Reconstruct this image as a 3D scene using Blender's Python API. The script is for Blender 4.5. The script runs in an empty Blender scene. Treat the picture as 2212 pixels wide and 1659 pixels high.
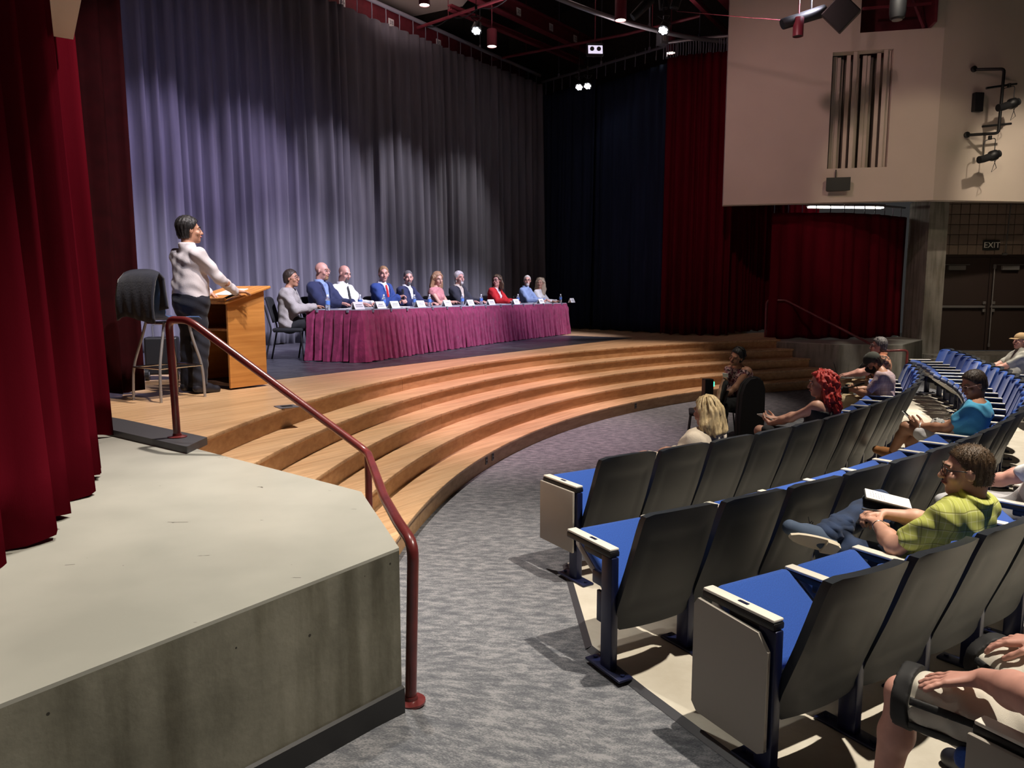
import bpy, bmesh, math, random
import numpy as np
from mathutils import Vector, Matrix

# ------------------------------------------------------------------ camera, world, lights, exposure
sc = bpy.context.scene
COL = sc.collection
PI = math.pi
CAMZ = 1.855
F_PX, PITCH = 1600.0, math.radians(6.97)
cam_d = bpy.data.cameras.new('camera'); cam = bpy.data.objects.new('camera', cam_d); COL.objects.link(cam)
cam.location = (0, 0, CAMZ); cam.rotation_euler = (PI/2 - PITCH, 0, 0)
cam_d.sensor_width = 36.0; cam_d.lens = F_PX/2212*36.0; cam_d.clip_start = 0.05; cam_d.clip_end = 200
sc.camera = cam
sc.view_settings.view_transform = 'Standard'; sc.view_settings.look = 'None'
sc.view_settings.exposure = 0.0; sc.view_settings.gamma = 1.0
sc.view_settings.use_curve_mapping = False
world = bpy.data.worlds.new('world'); sc.world = world; world.use_nodes = True
world.node_tree.nodes['Background'].inputs[0].default_value = (.75, .72, .72, 1)
world.node_tree.nodes['Background'].inputs[1].default_value = 0.035

# plan frame: the hall is symmetric about an axis (U towards the house, N along the stage front)
C1 = Vector((-5.74, 14.98)); U = Vector((.8287, -.5598)); N = Vector((.5598, .8287))
def W(a, b, z=0.0):
    p = C1 + U*a + N*b
    return Vector((p.x, p.y, z))
ARC = W(19.25, 0)                       # centre of the curved stage front
S = 0.89; RI = 0.178; TR_D = 0.3194; R0 = 12.306

def spot(name, loc, target, watts, color, angle, blend=.4, size=.06):
    d = bpy.data.lights.new(name, 'SPOT'); d.energy = watts; d.color = color
    d.spot_size = math.radians(angle); d.spot_blend = blend; d.shadow_soft_size = size
    o = bpy.data.objects.new(name, d); COL.objects.link(o); o.location = loc
    o.rotation_euler = (Vector(target)-Vector(loc)).to_track_quat('-Z', 'Y').to_euler()
    return o
def area(name, loc, target, watts, color, sx, sy):
    d = bpy.data.lights.new(name, 'AREA'); d.energy = watts; d.color = color
    d.shape = 'RECTANGLE'; d.size = sx; d.size_y = sy
    o = bpy.data.objects.new(name, d); COL.objects.link(o); o.location = loc
    o.rotation_euler = (Vector(target)-Vector(loc)).to_track_quat('-Z', 'Y').to_euler()
    return o
WARM = (1, .90, .76); LAV = (.62, .50, 1.0); COOL = (.86, .84, 1.0)
# stage wash: key light on the panel, grazing wash along the backdrop, lavender pools from the stage pars
spot('panel_key', W(10.6, -3.8, 7.4), W(3.0, -3.3, .95), 5600, COOL, 38, .8, .10)
spot('panel_key', W(10.6, 0.4, 7.4), W(3.1, 0.8, .95), 5800, COOL, 38, .8, .10)
spot('panel_key', W(10.6, 4.4, 7.4), W(3.4, 5.0, .95), 5200, COOL, 32, .8, .10)
spot('speaker_key', W(10.2, -5.6, 7.4), W(4.9, -4.9, 1.0), 1300, (1, .93, .95), 34, .8, .10)
# row of pars close to the backdrop, grazing down over its folds
for b_, w_, c_ in ((-8.0, 1050, (1, .92, .82)), (-6.0, 1050, (1, .92, .86)), (-4.1, 950, (.78, .66, 1)), (-2.4, 1000, (.70, .58, 1)), (-.6, 1000, (.74, .62, 1)), (1.2, 820, (.90, .80, 1)), (3.2, 700, (.95, .87, .97)), (5.4, 480, (1, .93, .92))):
    spot('backdrop_par', W(3.7, b_+.5, 7.35), W(1.5, b_-.2, 1.6), w_, c_, 52, .9, .08)
spot('backdrop_fill', W(8.5, -2.5, 6.4), W(1.5, -2.0, 2.6), 380, (.56, .50, 1), 80, 1.0, .2)
spot('cloud_bounce', (-1.9, 14.6, 6.9), (-2.2, 16.6, 8.75), 240, (1, .76, .72), 74, .8, .2)  # added spot standing in for stage bounce on the pale ceiling panel
spot('stage_lavender', W(7.6, 2.4, 7.2), W(3.4, 2.8, .4), 900, LAV, 46, .9, .10)
spot('step_light', W(9.2, -1.5, 7.4), W(7.6, -1.2, .5), 3500, (1, .70, .74), 46, .9, .10)
spot('step_light', W(9.2, 2.8, 7.4), W(7.7, 2.6, .5), 2000, (1, .80, .70), 48, .9, .10)
spot('step_light', W(9.0, -5.0, 7.4), W(8.2, -5.6, .5), 2300, (1, .88, .78), 60, .9, .10)
# house downlights over the seats
for lx, ly, tx, ty, w, ang in ((2.9, 2.9, .95, 2.5, 3300, 56), (5.0, 6.2, 4.1, 5.2, 2700, 46), (7.2, 9.6, 6.6, 9.0, 4200, 46), (8.9, 12.4, 8.3, 12.2, 2900, 42), (5.5, 11.0, 8.4, 14.9, 1500, 24)):
    spot('house_downlight', (lx, ly, 8.0), (tx, ty, 0), w, WARM, ang, .55, .06)
spot('house_downlight', (-1.2, 5.0, 7.9), (-1.5, 2.6, .85), 1050, (1, .95, .86), 44, .6, .08)
spot('orchestra_spill', (2.6, 7.4, 7.8), (2.8, 9.3, .6), 650, WARM, 26, 1.0, .1)  # added spot imitating house spill on the person before the steps
spot('wall_fill', (9.2, 11.0, 7.6), (11.2, 17.0, 2.2), 900, (1, .84, .66), 40, .8, .1)  # added spot to brighten the exit wall, no fixture of its own
spot('wall_fill', W(9.5, 1.0, 7.0), W(9.4, 7.4, 4.6), 260, (1, .62, .62), 70, .9, .1)
spot('wall_fill', (6.0, 10.0, 6.0), (8.0, 15.2, 4.0), 190, (1, .84, .58), 40, .5, .1)
# added upward spots imitating bounce from the lit stage in the fly space
for x_, y_, w_, c_ in ((-.2, 15.6, 260, (1, .84, .84)), (2.4, 16.4, 240, (1, .82, .80)), (4.2, 13.8, 260, (1, .78, .76))):
    spot('fly_spill', (x_, y_, 6.2), (x_+.3, y_+.3, 10), w_*.8, c_, 96, .8, .3)

# ------------------------------------------------------------------ materials
def lin(c):
    c = c/255.0
    return c/12.92 if c <= .04045 else ((c+.055)/1.055)**2.4
def rgb(r, g, b): return (lin(r), lin(g), lin(b), 1)
MATS = {}
def mat(name, col, rough=.6, metal=0.0, noise=0.0, nscale=8.0, bump=0.0, bscale=60.0, sheen=0.0, emit=None, estr=0.0,
        trans=0.0, stretch=(1, 1, 1), col2=None, spec=.5, coat=0.0):
    if name in MATS: return MATS[name]
    m = bpy.data.materials.new(name); m.use_nodes = True; MATS[name] = m
    nt = m.node_tree; p = nt.nodes['Principled BSDF']
    p.inputs['Base Color'].default_value = col; p.inputs['Roughness'].default_value = rough
    p.inputs['Metallic'].default_value = metal; p.inputs['Specular IOR Level'].default_value = spec
    if sheen: p.inputs['Sheen Weight'].default_value = sheen; p.inputs['Sheen Roughness'].default_value = .4
    if coat: p.inputs['Coat Weight'].default_value = coat
    if trans: p.inputs['Transmission Weight'].default_value = trans; p.inputs['IOR'].default_value = 1.33
    if emit: p.inputs['Emission Color'].default_value = emit; p.inputs['Emission Strength'].default_value = estr
    if noise or bump:
        tc = nt.nodes.new('ShaderNodeTexCoord'); mp = nt.nodes.new('ShaderNodeMapping')
        mp.inputs['Scale'].default_value = stretch
        nt.links.new(tc.outputs['Object'], mp.inputs['Vector'])
    if noise:
        n = nt.nodes.new('ShaderNodeTexNoise'); n.inputs['Scale'].default_value = nscale; n.inputs['Detail'].default_value = 6
        nt.links.new(mp.outputs['Vector'], n.inputs['Vector'])
        rmp = nt.nodes.new('ShaderNodeValToRGB')
        rmp.color_ramp.elements[0].position = .3; rmp.color_ramp.elements[1].position = .7
        c2 = col2 if col2 else tuple(min(1, x*(1+noise)) for x in col[:3])+(1,)
        c1 = col if col2 else tuple(x*(1-noise) for x in col[:3])+(1,)
        rmp.color_ramp.elements[0].color = c1; rmp.color_ramp.elements[1].color = c2
        nt.links.new(n.outputs['Fac'], rmp.inputs['Fac']); nt.links.new(rmp.outputs['Color'], p.inputs['Base Color'])
    if bump:
        n2 = nt.nodes.new('ShaderNodeTexNoise'); n2.inputs['Scale'].default_value = bscale; n2.inputs['Detail'].default_value = 4
        nt.links.new(mp.outputs['Vector'], n2.inputs['Vector'])
        b = nt.nodes.new('ShaderNodeBump'); b.inputs['Strength'].default_value = bump; b.inputs['Distance'].default_value = .01
        nt.links.new(n2.outputs['Fac'], b.inputs['Height']); nt.links.new(b.outputs['Normal'], p.inputs['Normal'])
    return m

def mat_nodes(name):
    m = bpy.data.materials.new(name); m.use_nodes = True; MATS[name] = m
    return m, m.node_tree, m.node_tree.nodes['Principled BSDF']
def nd(nt, kind, **kw):
    n = nt.nodes.new(kind)
    for k, v in kw.items():
        if k in n.inputs: n.inputs[k].default_value = v
        else: setattr(n, k, v)
    return n
def ramp(nt, stops):
    r = nt.nodes.new('ShaderNodeValToRGB'); cr = r.color_ramp
    while len(cr.elements) < len(stops): cr.elements.new(.5)
    for e, (p, c) in zip(cr.elements, stops): e.position = p; e.color = c
    return r

# carpet: grey loop pile with paler broken streaks
m, nt, p = mat_nodes('carpet')
tc = nd(nt, 'ShaderNodeTexCoord'); mp = nd(nt, 'ShaderNodeMapping'); mp.inputs['Rotation'].default_value = (0, 0, .55); mp.inputs['Scale'].default_value = (1.0, 2.4, 1)
nt.links.new(tc.outputs['Object'], mp.inputs['Vector'])
n1 = nd(nt, 'ShaderNodeTexNoise', Scale=9.0, Detail=7.0, Roughness=.7); nt.links.new(mp.outputs['Vector'], n1.inputs['Vector'])
n2 = nd(nt, 'ShaderNodeTexNoise', Scale=110.0, Detail=2.0); nt.links.new(mp.outputs['Vector'], n2.inputs['Vector'])
ad = nd(nt, 'ShaderNodeMath', operation='MULTIPLY_ADD'); ad.inputs[1].default_value = .6
nt.links.new(n2.outputs['Fac'], ad.inputs[0]); nt.links.new(n1.outputs['Fac'], ad.inputs[2])
r = ramp(nt, [(.62, (.085, .090, .104, 1)), (.78, (.135, .140, .155, 1)), (.93, (.26, .26, .272, 1))])
nt.links.new(ad.outputs[0], r.inputs['Fac']); nt.links.new(r.outputs['Color'], p.inputs['Base Color']); p.inputs['Roughness'].default_value = .95
p.inputs['Specular IOR Level'].default_value = .1
bm_ = nd(nt, 'ShaderNodeBump', Strength=.6, Distance=.006); nt.links.new(n2.outputs['Fac'], bm_.inputs['Height']); nt.links.new(bm_.outputs['Normal'], p.inputs['Normal'])

# maple boards: narrow strips, grain along the stage front
def wood(name, dark, light, rough, rot, sx=1.0, gloss_coat=.15, strips=True):
    m, nt, p = mat_nodes(name)
    tc = nd(nt, 'ShaderNodeTexCoord'); mp = nd(nt, 'ShaderNodeMapping'); mp.inputs['Rotation'].default_value = (0, 0, rot)
    nt.links.new(tc.outputs['Object'], mp.inputs['Vector'])
    mp2 = nd(nt, 'ShaderNodeMapping'); mp2.inputs['Scale'].default_value = (.6*sx, 9, 9); nt.links.new(mp.outputs['Vector'], mp2.inputs['Vector'])
    n1 = nd(nt, 'ShaderNodeTexNoise', Scale=2.2, Detail=8.0, Roughness=.6, Distortion=.3); nt.links.new(mp2.outputs['Vector'], n1.inputs['Vector'])
    r = ramp(nt, [(.30, dark), (.62, light)]); nt.links.new(n1.outputs['Fac'], r.inputs['Fac'])
    out = r.outputs['Color']
    if strips:
        br = nd(nt, 'ShaderNodeTexBrick', Scale=1.0); br.inputs['Color1'].default_value = (.86, .86, .86, 1); br.inputs['Color2'].default_value = (1, 1, 1, 1)
        br.inputs['Mortar'].default_value = (.55, .5, .45, 1); br.inputs['Brick Width'].default_value = .9; br.inputs['Row Height'].default_value = .057; br.inputs['Mortar Size'].default_value = .0012
        nt.links.new(mp.outputs['Vector'], br.inputs['Vector'])
        mx = nd(nt, 'ShaderNodeMix', data_type='RGBA', blend_type='MULTIPLY'); mx.inputs[0].default_value = 1
        nt.links.new(out, mx.inputs[6]); nt.links.new(br.outputs['Color'], mx.inputs[7]); out = mx.outputs[2]
    nt.links.new(out, p.inputs['Base Color']); p.inputs['Roughness'].default_value = rough; p.inputs['Coat Weight'].default_value = gloss_coat; p.inputs['Coat Roughness'].default_value = .25
    return m
ANG_N = math.atan2(N.y, N.x)
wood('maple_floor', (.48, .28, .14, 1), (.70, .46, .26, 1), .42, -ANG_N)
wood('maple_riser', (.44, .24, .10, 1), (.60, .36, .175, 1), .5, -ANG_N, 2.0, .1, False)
wood('oak_lectern', (.42, .16, .035, 1), (.60, .27, .07, 1), .38, PI/2, .8, .2, False)
mat('lectern_inside', (.05, .022, .01, 1), .6, noise=.3)

# dark scuffed stage floor
m, nt, p = mat_nodes('stage_black')
tc = nd(nt, 'ShaderNodeTexCoord'); n1 = nd(nt, 'ShaderNodeTexNoise', Scale=5.0, Detail=8.0, Roughness=.7); nt.links.new(tc.outputs['Object'], n1.inputs['Vector'])
r = ramp(nt, [(.35, (.022, .022, .028, 1)), (.75, (.075, .075, .085, 1))]); nt.links.new(n1.outputs['Fac'], r.inputs['Fac']); nt.links.new(r.outputs['Color'], p.inputs['Base Color'])
r2 = ramp(nt, [(.3, (.3, .3, .3, 1)), (.7, (.5, .5, .5, 1))]); nt.links.new(n1.outputs['Fac'], r2.inputs['Fac']); nt.links.new(r2.outputs['Color'], p.inputs['Roughness'])

# raw concrete with bug holes and damp streaks, and its painted top
def concrete(name, c0, c1_, rough, holes, streaks=False):
    m, nt, p = mat_nodes(name)
    tc = nd(nt, 'ShaderNodeTexCoord')
    n1 = nd(nt, 'ShaderNodeTexNoise', Scale=2.2, Detail=9.0, Roughness=.65); nt.links.new(tc.outputs['Object'], n1.inputs['Vector'])
    r = ramp(nt, [(.32, c0), (.7, c1_)]); nt.links.new(n1.outputs['Fac'], r.inputs['Fac']); out = r.outputs['Color']
    if streaks:
        mp = nd(nt, 'ShaderNodeMapping'); mp.inputs['Scale'].default_value = (6, 6, .7); nt.links.new(tc.outputs['Object'], mp.inputs['Vector'])
        ns = nd(nt, 'ShaderNodeTexNoise', Scale=1.6, Detail=5.0); nt.links.new(mp.outputs['Vector'], ns.inputs['Vector'])
        rs = ramp(nt, [(.36, (.5, .48, .42, 1)), (.56, (1, 1, 1, 1))]); nt.links.new(ns.outputs['Fac'], rs.inputs['Fac'])
        mx = nd(nt, 'ShaderNodeMix', data_type='RGBA', blend_type='MULTIPLY'); mx.inputs[0].default_value = .8
        nt.links.new(out, mx.inputs[6]); nt.links.new(rs.outputs['Color'], mx.inputs[7]); out = mx.outputs[2]
    if holes:
        v = nd(nt, 'ShaderNodeTexVoronoi', Scale=13.0, Randomness=1.0); nt.links.new(tc.outputs['Object'], v.inputs['Vector'])
        wn = nd(nt, 'ShaderNodeTexNoise', Scale=4.0); nt.links.new(tc.outputs['Object'], wn.inputs['Vector'])
        mm = nd(nt, 'ShaderNodeMath', operation='MULTIPLY_ADD'); mm.inputs[1].default_value = -.25; nt.links.new(wn.outputs['Fac'], mm.inputs[0]); mm.inputs[2].default_value = .16
        lt = nd(nt, 'ShaderNodeMath', operation='LESS_THAN'); nt.links.new(v.outputs['Distance'], lt.inputs[0]); nt.links.new(mm.outputs[0], lt.inputs[1])
        mx = nd(nt, 'ShaderNodeMix', data_type='RGBA'); nt.links.new(lt.outputs[0], mx.inputs[0]); nt.links.new(out, mx.inputs[6]); mx.inputs[7].default_value = (.02, .018, .012, 1); out = mx.outputs[2]
    nb = nd(nt, 'ShaderNodeTexNoise', Scale=45.0, Detail=5.0); nt.links.new(tc.outputs['Object'], nb.inputs['Vector'])
    b = nd(nt, 'ShaderNodeBump', Strength=.25, Distance=.005); nt.links.new(nb.outputs['Fac'], b.inputs['Height']); nt.links.new(b.outputs['Normal'], p.inputs['Normal'])
    nt.links.new(out, p.inputs['Base Color']); p.inputs['Roughness'].default_value = rough
    return m
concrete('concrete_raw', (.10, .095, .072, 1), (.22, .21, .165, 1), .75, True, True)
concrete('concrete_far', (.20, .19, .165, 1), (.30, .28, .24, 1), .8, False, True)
concrete('concrete_slab', (.50, .455, .37, 1), (.66, .62, .53, 1), .7, False)
# painted wing top with dark scuffs
m, nt, p = mat_nodes('painted_top')
tc = nd(nt, 'ShaderNodeTexCoord'); n1 = nd(nt, 'ShaderNodeTexNoise', Scale=1.7, Detail=6.0); nt.links.new(tc.outputs['Object'], n1.inputs['Vector'])
r = ramp(nt, [(.3, (.30, .30, .265, 1)), (.7, (.40, .395, .35, 1))]); nt.links.new(n1.outputs['Fac'], r.inputs['Fac'])
mp = nd(nt, 'ShaderNodeMapping'); mp.inputs['Scale'].default_value = (5, 14, 5); mp.inputs['Rotation'].default_value = (0, 0, .7); nt.links.new(tc.outputs['Object'], mp.inputs['Vector'])
v = nd(nt, 'ShaderNodeTexVoronoi', Scale=1.0, feature='DISTANCE_TO_EDGE'); nt.links.new(mp.outputs['Vector'], v.inputs['Vector'])
n3 = nd(nt, 'ShaderNodeTexNoise', Scale=7.0, Detail=3.0); nt.links.new(tc.outputs['Object'], n3.inputs['Vector'])
g = nd(nt, 'ShaderNodeMath', operation='GREATER_THAN'); g.inputs[1].default_value = .68; nt.links.new(n3.outputs['Fac'], g.inputs[0])
l = nd(nt, 'ShaderNodeMath', operation='LESS_THAN'); l.inputs[1].default_value = .03; nt.links.new(v.outputs['Distance'], l.inputs[0])
ml = nd(nt, 'ShaderNodeMath', operation='MULTIPLY'); nt.links.new(g.outputs[0], ml.inputs[0]); nt.links.new(l.outputs[0], ml.inputs[1])
mx = nd(nt, 'ShaderNodeMix', data_type='RGBA'); nt.links.new(ml.outputs[0], mx.inputs[0]); nt.links.new(r.outputs['Color'], mx.inputs[6]); mx.inputs[7].default_value = (.10, .095, .08, 1)
nt.links.new(mx.outputs[2], p.inputs['Base Color']); p.inputs['Roughness'].default_value = .38

mat('rubber', (.012, .012, .013, 1), .55); mat('strip_grey', (.05, .05, .058, 1), .5)
mat('velvet_red', (.092, .004, .010, 1), .9, noise=.18, nscale=1.2, stretch=(4, 4, .6), bump=.15, bscale=120, spec=0)
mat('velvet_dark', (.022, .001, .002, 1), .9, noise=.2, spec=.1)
mat('curtain_grey', (.150, .146, .172, 1), .9, sheen=.05, noise=.16, nscale=1.5, stretch=(4, 4, .5), bump=.12, bscale=140, spec=.1)
mat('curtain_unlit', (.014, .020, .042, 1), .9, noise=.2, nscale=1.5, stretch=(4, 4, .5), spec=.1)  # backdrop cloth again, its lack of light put into the colour
mat('skirt', (.20, .022, .070, 1), .55, sheen=.35, noise=.25, nscale=14, bump=.3, bscale=55, spec=.3)
mat('rail_paint', (.135, .022, .022, 1), .3, noise=.3, nscale=9, bump=.08, bscale=40, coat=.3)
mat('plastic_grey', (.017, .021, .028, 1), .46, bump=.05, bscale=300, spec=.28)
mat('fabric_blue', (.016, .075, .36, 1), .9, sheen=.3, noise=.2, nscale=200, bump=.2, bscale=400)
mat('metal_navy', (.008, .012, .05, 1), .35, metal=.2)
mat('laminate', (.78, .74, .66, 1), .4); mat('laminate_grey', (.33, .30, .26, 1), .5)
mat('pan_grey', (.45, .43, .40, 1), .5)
mat('black', (.006, .006, .007, 1), .5); mat('black_matte', (.01, .01, .012, 1), .85)
mat('steel_light', (.45, .44, .45, 1), .35, metal=.6); mat('chrome', (.55, .55, .56, 1), .22, metal=1); mat('steel', (.30, .30, .33, 1), .4, metal=.8)
mat('track_grey', (.22, .22, .27, 1), .45, metal=.3)
mat('steel_maroon', (.14, .018, .028, 1), .5, noise=.2); mat('can_maroon', (.16, .022, .035, 1), .45)
mat('plaster', (.62, .53, .45, 1), .85, noise=.05, nscale=.8, bump=.03, bscale=90)
mat('plaster_shade', (.16, .14, .11, 1), .85)  # plaster darkened to give the shade in the louvre gaps
mat('cmu', (.24, .175, .135, 1), .85, noise=.18, nscale=3, bump=.4, bscale=70); mat('mortar', (.05, .036, .028, 1), .9)
mat('door_brown', (.030, .018, .014, 1), .55); mat('metal_dull', (.20, .19, .18, 1), .45, metal=.5)
mat('ceiling_dark', (.035, .027, .024, 1), .9, noise=.2); mat('wall_brown', (.060, .047, .040, 1), .9, noise=.15)
mat('cloud_white', (.62, .54, .50, 1), .8)
mat('table_grey', (.30, .30, .34, 1), .5); mat('paper', (.85, .84, .84, 1), .7); mat('ink', (.10, .10, .12, 1), .8)
mat('lamp_glow', (1, 1, 1, 1), .5, emit=(1, .93, .78, 1), estr=14); mat('led_glow', (1, 1, 1, 1), .5, emit=(.92, .95, 1, 1), estr=45)
mat('flood_glow', (1, 1, 1, 1), .5, emit=(.85, .78, 1, 1), estr=.9); mat('tube_glow', (1, 1, 1, 1), .5, emit=(1, .96, .85, 1), estr=9)
mat('green_led', (.02, .3, .1, 1), .5, emit=(.05, 1, .35, 1), estr=4)
mat('exit_face', (.02, .02, .02, 1), .6); mat('exit_letter', (.75, .72, .68, 1), .6)
mat('water', (.75, .85, .95, 1), .05, trans=.85); mat('bottle_label', (.10, .22, .60, 1), .4); mat('white_plastic', (.75, .75, .75, 1), .4)
mat('lens', (.02, .02, .03, 1), .1); mat('stool_blue', (.05, .10, .24, 1), .45)
mat('phone_dark', (.01, .01, .012, 1), .15); mat('screen_text', (.5, .5, .55, 1), .5, emit=(.5, .5, .55, 1), estr=.3)

# ------------------------------------------------------------------ mesh helpers
class MB:
    """collects shapes into one mesh"""
    def __init__(s): s.v = []; s.f = []; s.mi = []; s.cur = 0
    def add(s, vs, fs):
        o = len(s.v); s.v += [tuple(v) for v in vs]
        for f in fs: s.f.append(tuple(i+o for i in f)); s.mi.append(s.cur)
        return s
    def box(s, c, d, rot=None):
        hx, hy, hz = d[0]/2, d[1]/2, d[2]/2
        vs = [Vector((x*hx, y*hy, z*hz)) for x in (-1, 1) for y in (-1, 1) for z in (-1, 1)]
        if rot is not None: vs = [rot @ v for v in vs]
        c = Vector(c)
        return s.add([v+c for v in vs], [(0, 1, 3, 2), (4, 6, 7, 5), (0, 4, 5, 1), (2, 3, 7, 6), (0, 2, 6, 4), (1, 5, 7, 3)])
    def rbox(s, c, d, r=.01, rot=None, seg=2):
        bm = bmesh.new(); bmesh.ops.create_cube(bm, size=1)
        for v in bm.verts: v.co = Vector((v.co.x*d[0], v.co.y*d[1], v.co.z*d[2]))
        r = min(r, min(d)*.49)
        bmesh.ops.bevel(bm, geom=bm.edges[:], offset=r, segments=seg, affect='EDGES', profile=.5)
        bm.verts.ensure_lookup_table(); c = Vector(c)
        vs = [((rot @ v.co) if rot is not None else v.co)+c for v in bm.verts]
        fs = [tuple(v.index for v in f.verts) for f in bm.faces]; bm.free()
        return s.add(vs, fs)
    def tube(s, pts, r, n=8, caps=True, r2=None):
        pts = [Vector(p) for p in pts]; m = len(pts); rings = []; up = None
        for i, p in enumerate(pts):
            if i == 0: t = pts[1]-p
            elif i == m-1: t = p-pts[i-1]
            else: t = (pts[i+1]-p).normalized()+(p-pts[i-1]).normalized()
            t = t.normalized() if t.length > 1e-9 else Vector((0, 0, 1))
            if up is None:
                up = Vector((0, 0, 1)) if abs(t.z) < .9 else Vector((1, 0, 0))
            a = t.cross(up)
            if a.length < 1e-6: a = t.cross(Vector((1, .3, .2)))
            a.normalize(); b = a.cross(t); up = b
            rr = r if r2 is None else r+(r2-r)*i/(m-1)
            rings.append([p+a*math.cos(2*PI*k/n)*rr+b*math.sin(2*PI*k/n)*rr for k in range(n)])
        vs = [v for rg in rings for v in rg]; fs = []
        for i in range(m-1):
            for k in range(n):
                k2 = (k+1) % n; fs.append((i*n+k, i*n+k2, (i+1)*n+k2, (i+1)*n+k))
        if caps: fs.append(tuple(range(n))[::-1]); fs.append(tuple((m-1)*n+k for k in range(n)))
        return s.add(vs, fs)
    def cyl(s, a, b, r, n=12, r2=None): return s.tube([a, b], r, n, True, r2)
    def lathe(s, prof, c=(0, 0, 0), n=14, rot=None):
        vs = []; m = len(prof); c = Vector(c)
        for (r, z) in prof:
            for k in range(n):
                v = Vector((r*math.cos(2*PI*k/n), r*math.sin(2*PI*k/n), z))
                vs.append((rot @ v if rot is not None else v)+c)
        fs = [(i*n+k, i*n+(k+1) % n, (i+1)*n+(k+1) % n, (i+1)*n+k) for i in range(m-1) for k in range(n)]
        fs.append(tuple(range(n))[::-1]); fs.append(tuple((m-1)*n+k for k in range(n)))
        return s.add(vs, fs)
    def prism(s, poly, z0, z1):
        n = len(poly); vs = [(p[0], p[1], z0) for p in poly]+[(p[0], p[1], z1) for p in poly]
        return s.add(vs, [tuple(range(n))[::-1], tuple(range(n, 2*n))]+[(i, (i+1) % n, n+(i+1) % n, n+i) for i in range(n)])
    def grid(s, P, close_u=False):
        nu, nv = len(P), len(P[0]); vs = [p for row in P for p in row]; fs = []
        for i in range(nu-(0 if close_u else 1)):
            for j in range(nv-1):
                i2 = (i+1) % nu; fs.append((i*nv+j, i2*nv+j, i2*nv+j+1, i*nv+j+1))
        return s.add(vs, fs)
    def mesh(s, name, mats, smooth=False):
        me = bpy.data.meshes.new(name); me.from_pydata(s.v, [], s.f); me.update()
        for m in (mats if isinstance(mats, (list, tuple)) else [mats]): me.materials.append(MATS[m] if isinstance(m, str) else m)
        if any(s.mi): me.polygons.foreach_set('material_index', s.mi)
        if smooth is True: me.polygons.foreach_set('use_smooth', [True]*len(me.polygons))
        elif smooth:
            me.polygons.foreach_set('use_smooth', [True]*len(me.polygons)); me.set_sharp_from_angle(angle=math.radians(smooth))
        return me
    def obj(s, name, mats, parent=None, smooth=False): return link(name, s.mesh(name, mats, smooth), parent)
def link(name, me, parent=None, loc=None, rotz=None):
    o = bpy.data.objects.new(name, me); COL.objects.link(o)
    if parent is not None: o.parent = parent
    if loc is not None: o.location = loc
    if rotz is not None: o.rotation_euler = (0, 0, rotz)
    return o
def thing(name, label, cat, loc=(0, 0, 0), rotz=0, group=None):
    o = bpy.data.objects.new(name, None); COL.objects.link(o); o.empty_display_size = .1
    o.location = loc; o.rotation_euler = (0, 0, rotz); o['label'] = label; o['category'] = cat
    if group: o['group'] = group
    return o
def tag(o, label, cat, group=None):
    o['label'] = label; o['category'] = cat
    if group: o['group'] = group
    return o
def struct(o, label=None):
    o['kind'] = 'structure'
    if label: o['label'] = label
    return o
def dup(root, loc, rotz, label=None, group=None):
    r = root.copy(); COL.objects.link(r); r.location = loc; r.rotation_euler = (0, 0, rotz)
    if label: r['label'] = label
    if group: r['group'] = group
    for ch in list(root.children):
        c = ch.copy(); COL.objects.link(c); c.parent = r
        for g in ch.children:
            d = g.copy(); COL.objects.link(d); d.parent = c
    return r
ORD = ['first', 'second', 'third', 'fourth', 'fifth', 'sixth', 'seventh', 'eighth', 'ninth', 'tenth', 'eleventh', 'twelfth', 'thirteenth', 'fourteenth', 'fifteenth', 'sixteenth', 'seventeenth', 'eighteenth']
def rotv(axis, ang): return Matrix.Rotation(ang, 3, axis)
def yaw_of(Fx, Fy): return math.atan2(-Fx, Fy)
def text_mesh(txt, size, depth, matname, name, parent, M, align='CENTER'):
    cu = bpy.data.curves.new('txt', 'FONT'); cu.body = txt; cu.size = size; cu.extrude = depth; cu.align_x = align; cu.align_y = 'CENTER'
    t = bpy.data.objects.new('txt', cu); COL.objects.link(t)
    dg = bpy.context.evaluated_depsgraph_get(); me = bpy.data.meshes.new_from_object(t.evaluated_get(dg))
    bpy.data.objects.remove(t); bpy.data.curves.remove(cu)
    me.transform(M); me.materials.clear(); me.materials.append(MATS[matname])
    return link(name, me, parent)

# ------------------------------------------------------------------ setting: stage, steps, wings, floor
LP = [(-2.19, 4.85), (-.77, 3.69), (-.45, 2.85)]            # edge of the left concrete wing against the steps
RP = [(5.5, 15.72), (6.52, 14.75), (7.72, 14.62)]           # the same on the right
def arc_hit(R, poly):
    best = None
    P0 = [(poly[0][0]+(poly[0][0]-poly[1][0])*2, poly[0][1]+(poly[0][1]-poly[1][1])*2)]+list(poly)
    P0.append((poly[-1][0]+(poly[-1][0]-poly[-2][0])*.5, poly[-1][1]+(poly[-1][1]-poly[-2][1])*.5))
    for (x0, y0), (x1, y1) in zip(P0[:-1], P0[1:]):
        for i in range(400):
            t = i/400; x = x0+(x1-x0)*t; y = y0+(y1-y0)*t
            e = abs(math.hypot(x-ARC.x, y-ARC.y)-R)
            if best is None or e < best[0]: best = (e, math.atan2(y-ARC.y, x-ARC.x) % (2*PI))
    return best[1]
def arc_pt(R, th, z): return Vector((ARC.x+R*math.cos(th), ARC.y+R*math.sin(th), z))
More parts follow.
